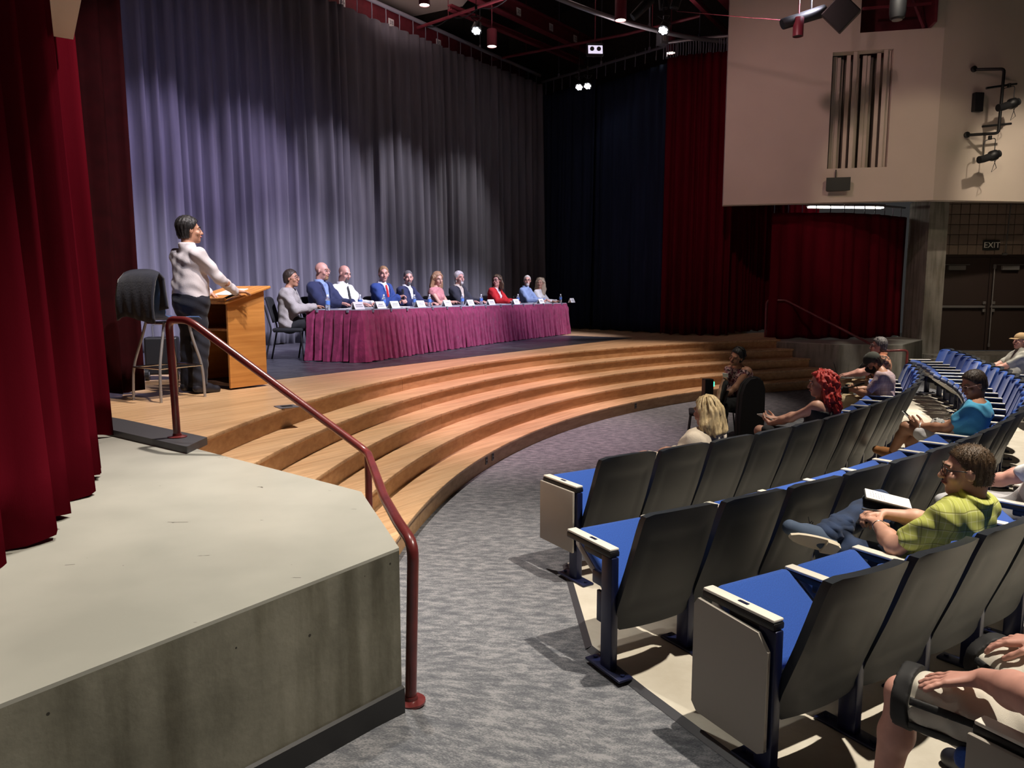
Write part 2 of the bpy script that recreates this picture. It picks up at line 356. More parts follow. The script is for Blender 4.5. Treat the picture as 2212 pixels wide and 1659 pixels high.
def sweep(name, mats, parent, prof, th0, th1, n, smooth=40):
    """prof: closed list of (R, z)"""
    mb = MB(); m = len(prof)
    vs = [arc_pt(R, th0+(th1-th0)*i/n, z) for i in range(n+1) for (R, z) in prof]
    fs = [(i*m+k, i*m+(k+1) % m, (i+1)*m+(k+1) % m, (i+1)*m+k) for i in range(n) for k in range(m)]
    fs += [tuple(range(m)), tuple(n*m+k for k in range(m))[::-1]]
    mb.add(vs, fs)
    return mb.obj(name, mats, parent, smooth)

# carpeted floor, ramping up gently along the left wing
mb = MB(); NX, NY = 84, 90
def carpet_z(x, y):
    ty = (3.69-y)/.84; ty = max(0, min(1, ty))+max(0, min(1, (ty-1)/2))*.75
    tx = max(0, min(1, (.38-x)/.8))
    return .165*ty*tx
P = [[(-9+24*i/NX, -3+27*j/NY, carpet_z(-9+24*i/NX, -3+27*j/NY)) for j in range(NY+1)] for i in range(NX+1)]
mb.grid(P); struct(mb.obj('floor', 'carpet', None, True), 'grey patterned carpet of the hall floor')

stage = thing('stage', 'raised stage with maple apron, black playing floor and curved steps', 'stage'); struct(stage)
pts = []
th0, th1 = arc_hit(R0, LP), arc_hit(R0, RP)
for i in range(73): p = arc_pt(R0-.0+.03, th0+(th1-th0)*i/72, 0); pts.append((p.x, p.y))
back = [W(7.6, 11.5), W(-.6, 11.5), W(-.6, -11), W(8.3, -9.4), Vector((-2.99, 5.43, 0))]
mb = MB(); mb.prism(pts+[(b.x, b.y) for b in back], .55, S); mb.obj('apron', 'maple_floor', stage)
mb = MB()
q = [W(6.32, -4.1), W(6.26, 5.65), W(1.35, 5.65), W(1.35, -4.1)]
mb.prism([(p.x, p.y) for p in q], S, S+.004); mb.obj('black_floor', 'stage_black', stage)
q = [W(1.3, -9.5), W(1.3, 9.6), W(.3, 9.6), W(.3, -9.5)]
# five risers; every tread a slab with a rounded nosing, every riser in veneered panels
for k in range(5):
    zt = S-RI*k; R = R0-TR_D*k
    a, b = arc_hit(R, LP)+.006, arc_hit(R, RP)-.006
    back_r = R+.10 if k == 0 else R+TR_D+.028
    prof = [(back_r, zt+.001), (R+.012, zt+.001), (R+.003, zt-.004), (R, zt-.014), (R+.003, zt-.03), (R+.012, zt-.036), (back_r, zt-.036)]
    sweep('tread', 'maple_floor', stage, prof, a, b, 72)
    npan = 7
    for i in range(npan):
        t0, t1 = a+(b-a)*i/npan, a+(b-a)*(i+1)/npan
        g = .0009 if t1 > t0 else -.0009
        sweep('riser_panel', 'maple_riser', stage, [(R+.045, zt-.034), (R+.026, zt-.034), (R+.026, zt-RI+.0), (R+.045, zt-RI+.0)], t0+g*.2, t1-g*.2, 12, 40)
# floor pocket and outlets
fp = thing('floor_pocket', 'small steel floor pocket plate set in the maple apron near the lectern', 'floor outlet', (-1.93, 6.27, S), .6)
MB().rbox((0, 0, .004), (.17, .17, .006), .002).obj('frame', 'steel', fp); MB().rbox((0, 0, .009), (.09, .06, .004), .001).obj('lid', 'black', fp)
def outlet(px_ang, R, z, label, w=.055):
    p = arc_pt(R+.024, px_ang, z); o = thing('wall_outlet', label, 'outlet', p, px_ang-PI/2)
    MB().rbox((0, -.002, 0), (w, .008, .10), .002).obj('cover_plate', 'metal_dull', o)
    MB().rbox((0, -.008, .015), (.02, .004, .018), .001).rbox((0, -.008, -.02), (.02, .004, .018), .001).obj('socket', 'black', o)
R4 = R0-TR_D*4
for (x, y, lab) in ((-.33, 7.72, 'first outlet plate in the bottom riser, at the near end'), (-.26, 7.9, 'outlet plate just right of the first one in the bottom riser'), (1.71, 11.75, 'single outlet plate in the bottom riser below the table middle'), (3.62, 13.65, 'pale outlet plate in the bottom riser behind the black chair')):
    outlet(math.atan2(y-ARC.y, x-ARC.x) % (2*PI), R4, .105, lab)

# concrete wings
def wing(name, poly, ztop, label, faces_mat):
    w = thing(name, label, 'wall'); struct(w); del w['category']
    mb = MB(); mb.prism(poly, -.05, ztop-.012); mb.obj('body', faces_mat, w)
    inset = poly
    mb = MB(); mb.prism(inset, ztop-.012, ztop); mb.obj('painted_deck', 'painted_top', w)
    return w
left_poly = LP+[(-1.26, 1.72), (-2.42, .12), (-6.5, .5), (-6.2, 7.6), (-2.99, 5.43)]
wl = wing('wing_left', left_poly, .85, 'near concrete wing with scuffed grey painted top', 'concrete_raw')
# dark rubber reveal between deck and maple
mb = MB(); mb.prism([(-2.05, 4.585), (-2.99, 5.285), (-3.9, 5.9), (-3.9, 6.2), (-2.99, 5.62), (-2.05, 4.90)], .845, .896)
struct(mb.obj('trim_1', 'strip_grey'), 'dark grey strip between the grey deck and the maple apron')
# black baseboard on the face towards the aisle
mb = MB(); a = Vector((-.445, 2.842)); b = Vector((-2.45, .06)); d = (b-a).normalized(); n = Vector((-d.y, d.x)); n = n if n.x > 0 else -n
n2 = 28; top = []; bot = []
P = []
for off in (0.0, .012):
    rows = []
    for i in range(n2+1):
        p = a+(b-a)*i/n2+n*off; rows.append((p.x, p.y))
    P.append(rows)
prof = []
for i in range(n2+1):
    zb = carpet_z(*P[1][i])
    prof.append([(P[0][i][0], P[0][i][1], zb-.02), (P[1][i][0], P[1][i][1], zb-.02), (P[1][i][0], P[1][i][1], zb+.10), (P[0][i][0], P[0][i][1], zb+.108)])
mb.grid(prof); struct(mb.obj('baseboard_left', 'rubber'), 'black rubber baseboard along the near wing')
right_poly = list(reversed(RP))+[(5.0, 16.4), (5.2, 19.6), (10.2, 19.6), (8.95, 16.15)]
wing('wing_right', right_poly, .85, 'far concrete wing below the short red curtain', 'concrete_far')

# concrete seating slab with a dark edge
def polar(ang, rho, z=0): a = math.radians(ang); return Vector((C1.x+rho*math.cos(a), C1.y+rho*math.sin(a), z))
edge = [(.38, 4.9), (.42, 3.69), (.63, 3.26), (.86, 2.83), (1.75, 1.2), (2.9, -.9), (3.4, -3)]
front = [polar(-57.9+ (45.9)*i/40, 11.84) for i in range(41)]
outer = [(9.9, 14.6), (13.5, 14.6), (13.5, -3)]
poly = [(p.x, p.y) for p in front]+outer+edge[::-1]
mb = MB(); mb.prism(poly, -.02, .02); struct(mb.obj('floor.001', 'concrete_slab'), 'pale concrete slab under the seating')
mb = MB()
for (x0, y0), (x1, y1) in zip(edge[:-1], edge[1:]):
    d = Vector((x1-x0, y1-y0)).normalized(); nn = Vector((d.y, -d.x)); nn = nn if nn.x < 0 else -nn
    z0, z1 = max(carpet_z(x0, y0), 0), max(carpet_z(x1, y1), 0)
    q = [(x0, y0), (x1, y1), (x1+nn.x*.035, y1+nn.y*.035), (x0+nn.x*.035, y0+nn.y*.035)]
    mb.add([(q[0][0], q[0][1], .023), (q[1][0], q[1][1], .023), (q[2][0], q[2][1], z1+.002), (q[3][0], q[3][1], z0+.002)], [(0, 1, 2, 3)])
struct(mb.obj('trim_2', 'strip_grey'), 'dark edging strip between carpet and concrete slab')

# ------------------------------------------------------------------ walls and ceiling
def wall_holes(name, mats, p0, p1, z0, z1, th, holes, normal_sign=1, parent=None):
    """wall from p0 to p1 with rectangular holes (t0,t1,z0,z1)"""
    p0 = Vector(p0); p1 = Vector(p1); L = (p1-p0).length; d = (p1-p0)/L; n = Vector((d.y, -d.x))*normal_sign
    ts = sorted({0, L}|{h[0] for h in holes}|{h[1] for h in holes}); zs = sorted({z0, z1}|{h[2] for h in holes}|{h[3] for h in holes})
    mb = MB()
    solid = lambda i, j: 0 <= i < len(ts)-1 and 0 <= j < len(zs)-1 and not any(h[0] <= (ts[i]+ts[i+1])/2 <= h[1] and h[2] <= (zs[j]+zs[j+1])/2 <= h[3] for h in holes)
    pt = lambda t, z, o: (p0.x+d.x*t+n.x*o, p0.y+d.y*t+n.y*o, z)
    for i in range(len(ts)-1):
        for j in range(len(zs)-1):
            if not solid(i, j): continue
            a, b, c, e = ts[i], ts[i+1], zs[j], zs[j+1]
            for o in (0, -th): mb.add([pt(a, c, o), pt(b, c, o), pt(b, e, o), pt(a, e, o)], [(0, 1, 2, 3)])
            if not solid(i-1, j): mb.add([pt(a, c, 0), pt(a, e, 0), pt(a, e, -th), pt(a, c, -th)], [(0, 1, 2, 3)])
            if not solid(i+1, j): mb.add([pt(b, c, 0), pt(b, e, 0), pt(b, e, -th), pt(b, c, -th)], [(0, 1, 2, 3)])
            if not solid(i, j-1): mb.add([pt(a, c, 0), pt(b, c, 0), pt(b, c, -th), pt(a, c, -th)], [(0, 1, 2, 3)])
            if not solid(i, j+1): mb.add([pt(a, e, 0), pt(b, e, 0), pt(b, e, -th), pt(a, e, -th)], [(0, 1, 2, 3)])
    return mb.obj(name, mats, parent)
PL, PC, PR = (4.46, 16.0), (8.42, 15.15), (10.42, 15.4)
struct(wall_holes('wall_right', 'plaster', PL, PC, 3.71, 9.6, .25, [(2.03, 3.16, 4.385, 6.66), (2.52, 3.81, 7.0, 9.6)]), 'cream plaster upper wall over the right wing, with louvre and catwalk opening')
struct(wall_holes('wall_right.001', 'plaster', PC, (12.6, 15.67), 3.71, 9.6, .25, []), 'cream plaster upper wall continuing to the right')
# mirrored upper wall at the left: only its tip shows
ml0, ml1 = W(7.93, -6.60), W(11.64, -8.15)
struct(wall_holes('wall_left', 'plaster', (ml1.x, ml1.y), (ml0.x, ml0.y), 3.50, 9.6, .25, []), 'cream plaster upper wall over the near wing')
# louvre: staggered vertical slats in the opening
lv = thing('wall_louvre', 'vertical slatted louvre in the cream upper wall', 'louvre')
struct(lv); del lv['category']
pl = Vector(PL); dl = (Vector(PC)-pl).normalized(); nl = Vector((dl.y, -dl.x))
def lpt(t, o, z): return Vector((pl.x+dl.x*t+nl.x*o, pl.y+dl.y*t+nl.y*o, z))
yl = math.atan2(dl.y, dl.x)
mb = MB(); mb.box(lpt(2.6, -.62, 5.52), (1.5, .02, 2.3), rotv('Z', yl)); mb.obj('backing', 'plaster_shade', lv)
for i, (dep, wd) in enumerate(((.5, .07), (.3, .09), (.34, .08), (.5, .07), (.22, .10), (.01, .09), (.22, .10), (.5, .07), (.3, .08), (.34, .09), (.48, .06), (.2, .09), (.01, .09), (.1, .06))):
    t = 2.06+i*.0805
    MB().rbox(lpt(t, -dep-.012, 5.52), (.075, .024, 2.27), .004, rotv('Z', yl+random.Random(i).uniform(-.2, .2)), 1).obj('slat', 'plaster', lv)
# maroon catwalk box inside the notch
cb = thing('wall_catwalk', 'maroon steel catwalk box in the notch of the cream wall', 'catwalk'); struct(cb); del cb['category']
mb = MB(); mb.box(lpt(3.16, -.9, 8.2), (1.5, .05, 3.0), rotv('Z', yl)); mb.obj('back_panel', 'steel_maroon', cb)
mb = MB(); mb.box(lpt(3.16, -.4, 8.6), (1.29, 1.0, .04), rotv('Z', yl)); mb.box(lpt(3.16, .1, 7.42), (1.28, .03, .05), rotv('Z', yl)); mb.obj('beam', 'steel_maroon', cb)
mb = MB(); mb.box(lpt(3.78, -.1, 7.9), (.05, .9, 1.8), rotv('Z', yl)); mb.obj('side_panel', 'steel_maroon', cb)
MB().tube([lpt(3.66, .05, 7.0), lpt(3.45, .05, 7.5), lpt(3.40, .05, 8.3)], .03).obj('brace', 'steel_maroon', cb)

# side wall with the exit doors: masonry above, raised landing below
wy = 16.95
dw = thing('wall_exit', 'brown masonry wall with blocks above the exit doors', 'wall'); struct(dw); del dw['category']
MB().box((12.2, wy+.2, 3.36), (5.6, .3, 1.36)).obj('mortar_bed', 'mortar', dw)
bw, bh = .205, .225
rnd = random.Random(3); blk = {}
base_me = MB().rbox((0, 0, 0), (bw-.012, .06, bh-.012), .006, None, 1).mesh('block', 'cmu')
for j in range(6):
    for i in range(17):
        o = link('block', base_me, dw, (9.66+(i+.5)*bw+(.0 if j % 2 else bw*.5*0), wy+.04+rnd.uniform(-.004, .004), 2.72+(j+.5)*bh))
MB().box((9.6, wy+.2, 1.8), (.12, .3, 2.6)).box((12.9, wy+.25, 1.62), (2.1, .25, 2.2)).obj('jamb', 'door_brown', dw)
dd = thing('door_1', 'pair of dark brown exit doors with panic bars', 'door'); struct(dd); del dd['category']
for x0, sgn in ((9.63, 1), (10.84, -1)):
    lf = MB().rbox((x0+.6, wy+.06, 1.62), (1.19, .05, 2.12), .004).obj('leaf', 'door_brown', dd)
    MB().rbox((x0+.58, wy-.02, 1.555), (1.08, .05, .055), .01).obj('panic_bar', 'metal_dull', lf)
    xe = x0+1.10 if sgn > 0 else x0+.10
    MB().rbox((xe, wy-.02, 1.64), (.06, .05, .07), .01).rbox((xe, wy-.02, 1.47), (.06, .05, .07), .01).obj('latch_box', 'metal_dull', lf)
    MB().rbox((x0+.42, wy-.02, 2.43), (.38, .07, .1), .008).box((x0+.42, wy-.01, 2.5), (.6, .02, .015)).obj('door_closer', 'metal_dull', lf)
MB().tube([(10.90, wy-.03, 2.5), (10.90, wy-.03, .66)], .014).rbox((10.9, wy-.03, 2.46), (.05, .05, .1), .008).rbox((10.9, wy-.03, .68), (.04, .04, .08), .008).obj('vertical_rod', 'metal_dull', dd)
MB().box((11.0, wy+.04, 2.70), (2.9, .08, .05)).obj('head_frame', 'door_brown', dd)
ex = thing('exit_sign', 'small dark EXIT sign on the block wall above the doors', 'sign', (10.78, wy-.03, 2.93))
MB().rbox((0, 0, 0), (.36, .05, .215), .008).obj('case', 'exit_face', ex)
text_mesh('EXIT', .18, .004, 'exit_letter', 'lettering', ex, Matrix.Translation((0, -.03, -.002)) @ Matrix.Rotation(PI/2, 4, 'X'))
cd_ = thing('conduit', 'thin pale conduit dropping down the block wall to the door head', 'conduit')
MB().tube([(11.16, wy-.02, 3.9), (11.12, wy-.02, 2.78)], .013).obj('pipe', 'metal_dull', cd_); MB().rbox((11.1, wy-.03, 2.735), (.1, .05, .05), .006).obj('junction_box', 'metal_dull', cd_)
mb = MB(); mb.box((11.3, wy-.6, .26), (4.6, 1.4, .56)); struct(mb.obj('floor.002', 'concrete_far'), 'raised concrete landing at the exit doors')
# pillar between wing and doors
mb = MB(); mb.prism([(8.98, 16.25), (9.42, 16.3), (9.6, 17.2), (9.1, 17.3)], -.02, 3.9); struct(mb.obj('wall_pillar', 'concrete_far'), 'concrete pillar beside the short red curtain')
# concrete step blocks below the landing
st = tag(MB().rbox((9.02, 15.1, .25), (.62, .62, .54), .012).obj('concrete_block', 'concrete_far'), 'larger pale concrete step block beside the far wing', 'block')
st['label'] = 'larger pale concrete step block beside the far wing'
tag(MB().rbox((8.42, 14.35, .14), (.34, .34, .32), .012).obj('concrete_block', 'concrete_far'), 'smaller pale concrete block in front of the larger one', 'block')

# enclosing shell
CEIL = 10.2
struct(MB().box((2.5, 8, CEIL+.05), (34, 42, .1)).obj('ceiling', 'ceiling_dark'), 'dark high ceiling')
q0, q1 = W(-.9, -12), W(-.9, 13)
struct(wall_holes('wall_back', 'wall_brown', (q0.x, q0.y), (q1.x, q1.y), 0, CEIL, .2, []), 'dark brown rear wall of the stage')
q0, q1 = W(-.9, 11.4), W(7.4, 9.9)
struct(wall_holes('wall_side', 'wall_brown', (q0.x, q0.y), (q1.x, q1.y), 0, CEIL, .2, []), 'dark brown side wall of the stage')
struct(wall_holes('wall_far', 'wall_brown', (13.6, 17.3), (17.5, 2), 0, CEIL, .2, []), 'far side wall of the hall')
struct(wall_holes('wall_house', 'wall_brown', (17.5, 2), (9, -11.5), 0, CEIL, .2, []), 'rear wall of the hall')
struct(wall_holes('wall_near', 'wall_brown', (-3, -11.5), (-10, 4), 0, CEIL, .2, []), 'near side wall of the hall')

# ------------------------------------------------------------------ curtains
def resample(path, ds):
    path = [Vector(p) for p in path]; out = [path[0].copy()]; 
    seg = [(b-a).length for a, b in zip(path[:-1], path[1:])]; L = sum(seg); n = max(2, int(L/ds))
    res = []
    for i in range(n+1):
        s = L*i/n; k = 0
        while k < len(seg)-1 and s > seg[k]: s -= seg[k]; k += 1
        d = (path[k+1]-path[k]).normalized(); res.append((path[k]+d*s, d))
    return res, L
def curtain(name, label, path, z0, z1, fold, amp, seed, mname, nz=26, flare=.25, group=None, top_amp=.55, cat='curtain', hem=True, thick=True):
    rnd = random.Random(seed); pts, L = resample(path, fold/9.0)
    # smooth the direction at corners
    n = len(pts); dirs = [sum((pts[max(0, min(n-1, i+k))][1] for k in range(-6, 7)), Vector((0, 0))).normalized() for i in range(n)]
    widths = []
    while sum(widths) < L+fold: widths.append(fold*rnd.uniform(.55, 1.5))
    ph = []; ams = [rnd.uniform(.55, 1.25) for _ in widths]; skew = [rnd.uniform(-.35, .35) for _ in widths]
    acc = 0; k = 0
    for i in range(n):
        s = L*i/(n-1)
        while s > acc+widths[k]: acc += widths[k]; k += 1
        u = (s-acc)/widths[k]; w = u+skew[k]*.25*math.sin(2*PI*u)
        sh = .5-.5*math.cos(2*PI*w)
        sh = sh**.8
        ph.append((sh*ams[k], .18*math.sin(4*PI*u+k*1.7)))
    drift = [rnd.uniform(-1, 1) for _ in range(n//9+4)]
    mb = MB(); P = []
    for i in range(n):
        p, d = pts[i]; d = dirs[i]; nr = Vector((d.y, -d.x)); col = []
        for j in range(nz+1):
            t = j/nz; z = z0+(z1-z0)*t
            A = amp*(top_amp+(1-top_amp)*(1-t)**.6)
            off = A*(ph[i][0]+ph[i][1]*(1-t)+.12*math.sin(3.1*t+drift[i//9]*3))
            sl = fold*.10*drift[i//9]*math.sin(2.2*t)
            fl = flare*amp*(1-t)**2*.5
            col.append((p.x+nr.x*(off+fl)+d.x*sl, p.y+nr.y*(off+fl)+d.y*sl, z+(0.02*math.sin(i*.35+seed) if j == 0 else 0)))
        P.append(col)
    mb.grid(P)
    me = mb.mesh(name, mname, True); o = link(name, me); tag(o, label, cat, group)
    if thick:
        md = o.modifiers.new('cloth', 'SOLIDIFY'); md.thickness = .006; md.offset = 0
    return o
def WP(*ab): return [W(a, b).to_2d() for a, b in ab]
# path runs so that the fold bulge (right-hand normal) points to the audience
curtain('stage_curtain', 'grey backdrop curtain, left width behind the lectern', WP((1.35, -9.6), (1.5, 0.75)), S+.012, 7.6, .30, .21, 1, 'curtain_grey')
curtain('stage_curtain', 'grey backdrop curtain, middle width behind the left half of the table', WP((1.45, .80), (1.55, 4.9)), S+.012, 7.6, .28, .20, 2, 'curtain_grey')
curtain('stage_curtain', 'grey backdrop curtain, right width behind the far half of the table', WP((1.5, 4.85), (1.75, 9.15)), S+.012, 7.62, .27, .19, 3, 'curtain_grey')
curtain('stage_curtain', 'unlit-toned side curtain, rear width next to the grey backdrop', WP((1.75, 9.2), (3.75, 8.62)), S+.02, 7.35, .26, .10, 4, 'curtain_unlit')
curtain('stage_curtain', 'unlit-toned side curtain, front width next to the tall red curtain', WP((3.65, 8.72), (6.1, 7.86)), S+.02, 7.22, .28, .10, 5, 'curtain_unlit')
curtain('stage_curtain', 'tall red velvet curtain gathered at the right edge of the stage', WP((6.2, 7.38), (6.8, 7.42), (7.7, 7.72)), S+.02, 7.15, .17, .13, 6, 'velvet_red', top_amp=.7)
curtain('stage_curtain', 'dim red velvet curtain hanging behind the short red one', WP((7.5, 8.0), (7.8, 9.4), (8.9, 10.6)), S+.06, 6.2, .2, .10, 7, 'velvet_red')
curtain('stage_curtain', 'short wide red velvet curtain under the cream wall', WP((8.62, 7.55), (9.2, 7.85), (9.95, 8.35), (10.5, 9.2), (10.95, 10.25)), .875, 3.585, .34, .10, 8, 'velvet_red', top_amp=.5)
curtain('stage_curtain', 'near red velvet curtain at the left edge of the picture', WP((11.5, -9.96), (10.5, -8.82), (10.02, -8.29), (9.59, -7.86), (9.17, -7.52), (8.75, -7.36), (8.3, -7.12), (7.82, -6.85), (7.7, -6.62)), .868, 7.6, .36, .15, 9, 'velvet_red', top_amp=.7, flare=1.7)
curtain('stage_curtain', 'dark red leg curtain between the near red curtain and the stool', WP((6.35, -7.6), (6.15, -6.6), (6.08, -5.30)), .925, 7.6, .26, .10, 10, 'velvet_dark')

# ------------------------------------------------------------------ handrails
def bend(pts, r=.07, n=4):
    pts = [Vector(p) for p in pts]; out = [pts[0]]
    for a, b, c in zip(pts[:-2], pts[1:-1], pts[2:]):
        u = (a-b); v = (c-b); k = min(r, u.length*.45, v.length*.45); p, q = b+u.normalized()*k, b+v.normalized()*k
        for i in range(n+1):
            t = i/n; out.append(p*(1-t)**2+b*2*t*(1-t)+q*t*t)
    out.append(pts[-1]); return out
def handrail(label, path, posts, feet):
    h = thing('handrail', label, 'handrail')
    MB().tube(bend(path), .024, 12).obj('rail', 'rail_paint', h, 50)
    for a, b in posts: MB().tube([a, b], .022, 12).obj('post', 'rail_paint', h, 50)
    for f in feet:
        MB().lathe([(.062, 0), (.062, .010), (.03, .016), (.028, .03)], f, 16).obj('base_flange', 'rail_paint', h, 40)
    return h
handrail('maroon pipe handrail beside the near concrete wing', [(-2.25, 4.9, .895), (-2.265, 4.9, 1.685), (-2.06, 4.74, 1.685), (-.885, 4.46, .885), (-.62, 3.5, .872), (-.49, 3.10, .872), (-.40, 2.90, .845), (-.425, 2.93, .18)],
         [((-.885, 4.46, .88), (-.885, 4.46, .19))], [(-2.25, 4.9, .892), (-.425, 2.93, carpet_z(-.425, 2.93))])
handrail('maroon pipe handrail in front of the short red curtain', [(5.62, 16.45, .87), (5.62, 16.45, 1.70), (5.98, 16.30, 1.71), (7.05, 14.5, .86), (7.32, 14.42, .74), (7.46, 14.32, .76), (7.66, 14.32, .76), (7.66, 14.32, .02)],
         [((7.05, 14.5, .85), (7.05, 14.5, .03))], [(5.62, 16.45, .855), (7.66, 14.32, .022)])

# ------------------------------------------------------------------ lectern, stool, case
F_N = (N.x, N.y)
lec = thing('lectern', 'orange oak lectern with slanted top and open back', 'lectern', (-2.82, 7.37, S), yaw_of(*F_N))
# local: y along the side panel away from the speaker, x to the right (house side); origin at the near-right corner of the open back
LW, LD = .62, .44
def side_panel(x):
    mb = MB(); prof = [(0, .02), (LD, .02), (LD, 1.0), (0, .87)]
    vs = [(x-.012, y, z) for y, z in prof]+[(x+.012, y, z) for y, z in prof]
    mb.add(vs, [(3, 2, 1, 0), (4, 5, 6, 7)]+[(i, (i+1) % 4, 4+(i+1) % 4, 4+i) for i in range(4)])
    return mb
side_panel(-.012).obj('side_panel', 'oak_lectern', lec); side_panel(-LW+.012).obj('side_panel', 'oak_lectern', lec)
MB().box((-LW/2, LD-.012, .5), (LW-.05, .02, .96)).obj('front_panel', 'oak_lectern', lec)
MB().box((-LW/2, LD/2, .60), (LW-.05, LD-.03, .022)).obj('shelf', 'oak_lectern', lec)
MB().box((-LW/2, LD/2, .05), (LW-.05, LD-.03, .03)).obj('bottom', 'lectern_inside', lec)
MB().box((-LW/2, LD-.03, .5), (LW-.06, .012, .9)).obj('inner_back', 'lectern_inside', lec)
sl = math.atan2(.13, LD); rx = rotv('X', sl)
MB().rbox((-LW/2, LD/2, .952), (LW+.10, LD+.13, .028), .008, rx).obj('top', 'oak_lectern', lec)
MB().box((-LW/2, -.045, .905), (LW+.09, .016, .03), rx).obj('ledge', 'oak_lectern', lec)
top_pt = lambda x, y, dz: lec.matrix_basis @ Vector((x, y, .952+.014/math.cos(sl)+(y-LD/2)*math.tan(sl)+dz))
lm = Matrix.Translation(lec.location) @ Matrix.Rotation(lec.rotation_euler[2], 4, 'Z')
def ltop(x, y, dz): return lm @ Vector((x, y, .968+(y-LD/2)*math.tan(sl)+dz))
pp = MB().box((0, 0, 0), (.30, .22, .003), rotv('Z', lec.rotation_euler[2]) @ rx)
po = pp.obj('paper', 'paper'); po.location = ltop(-.30, .26, .002); tag(po, 'white sheet of notes on the lectern top', 'paper')
mic = thing('microphone', 'black handheld microphone on the lectern edge', 'microphone')
a, b = ltop(.02, -.05, .022), ltop(-.02, .17, .026); d = (b-a)
MB().tube([a, a+d*.25, a+d*.75], .011, 10, True, .014).obj('handle', 'black', mic, 40)
MB().tube([a+d*.76, a+d*.84, a+d*.93, b], .023, 12, True, .017).obj('grille', 'steel', mic, 40)

st = thing('stool', 'tall moulded stool with dark blue shell and tubular chrome legs', 'stool', (-3.17, 6.82, S), yaw_of(.50, .87))
# shell: seat and back in one sheet
P = []
for i in range(13):
    x = -.20+.40*i/12; row = []
    cx = (x/.20)**2
    for (y, z) in ((.22, .70), (.19, .725), (.10, .728), (0, .722), (-.10, .725), (-.16, .75), (-.185, .80), (-.20, .88), (-.215, .98), (-.225, 1.08), (-.23, 1.13)):
        row.append((x*(1 if z < .8 else 1-.12*max(0, z-1.0)/.13*cx), y+(.035*cx if z > .78 else 0), z+(.02*cx if z < .78 else 0)))
    P.append(row)
mb = MB(); mb.grid(P); sh = mb.obj('shell', 'stool_blue', st, True); md = sh.modifiers.new('t', 'SOLIDIFY'); md.thickness = .012
for sx in (-1, 1):
    MB().tube(bend([(sx*.13, .13, .705), (sx*.15, .15, .55), (sx*.19, .21, .30), (sx*.20, .215, .0)], .1), .0125, 8).obj('leg', 'steel_light', st, 50)
    MB().tube(bend([(sx*.13, -.12, .705), (sx*.15, -.16, .55), (sx*.19, -.23, .30), (sx*.20, -.24, .0)], .1), .0125, 8).obj('leg', 'steel_light', st, 50)
MB().tube([(-.19, .21, .30), (.19, .21, .30)], .009, 8).tube([(-.19, -.23, .30), (-.19, .21, .30)], .009, 8).tube([(.19, -.23, .30), (.19, .21, .30)], .009, 8).tube([(-.19, -.23, .30), (.19, -.23, .30)], .009, 8).obj('footrest', 'chrome', st)
MB().tube([(-.13, .13, .70), (.13, .13, .70), (.13, -.12, .70), (-.13, -.12, .70), (-.13, .13, .70)], .01, 8).obj('seat_frame', 'chrome', st)
# dark jacket hung over the stool back
P = []
rj = random.Random(5)
for i in range(25):
    x = -.25+.50*i/24; row = []
    for j in range(19):
        t = j/18.0
        e = 1-abs(x)/.25
        drop_b = .41+.02*math.sin(x*11); drop_f = .30+.05*math.sin(x*9+1)
        wv = .008*math.sin(x*26+t*5)*(abs(t-.5)*2)
        if t < .5:
            u = 1-t*2; y, z = -.262-.035*u-abs(wv)*1.5-.02*math.sin(u*3), 1.155-.03*(1-e)**3-drop_b*u
        else:
            u = (t-.5)*2; y, z = -.185+.02*u+abs(wv), 1.155-.03*(1-e)**3-drop_f*u
        if abs(t-.5) < .03: y, z = -.225, 1.17-.03*(1-e)**3
        row.append((x*(1.05 if t < .5 else 1), y, z))
    P.append(row)
mb = MB(); mb.grid(P); mat('jacket_navy', (.008, .010, .022, 1), .85, sheen=.2, bump=.2, bscale=60)
jk = mb.obj('jacket', 'jacket_navy', None, True); jk.location = st.location; jk.rotation_euler = st.rotation_euler
md = jk.modifiers.new('t', 'SOLIDIFY'); md.thickness = .02; md.offset = 0
tag(jk, 'dark navy suit jacket draped over the tall stool back', 'jacket')
cs = thing('equipment_case', 'small black wheeled equipment case on the stage behind the stool', 'case', (-3.95, 8.35, S), .3)
MB().rbox((0, 0, .27), (.34, .22, .42), .02).obj('body', 'black', cs)
for sx in (-.15, .15): MB().cyl((sx-.02, -.10, .07), (sx+.02, -.10, .07), .07, 16).obj('wheel', 'black', cs); MB().cyl((sx-.024, -.10, .07), (sx+.024, -.10, .07), .03, 10).obj('hub', 'steel', cs)
MB().tube(bend([(-.1, .08, .46), (-.1, .08, .62), (.1, .08, .62), (.1, .08, .46)], .03), .008).obj('handle', 'steel', cs)

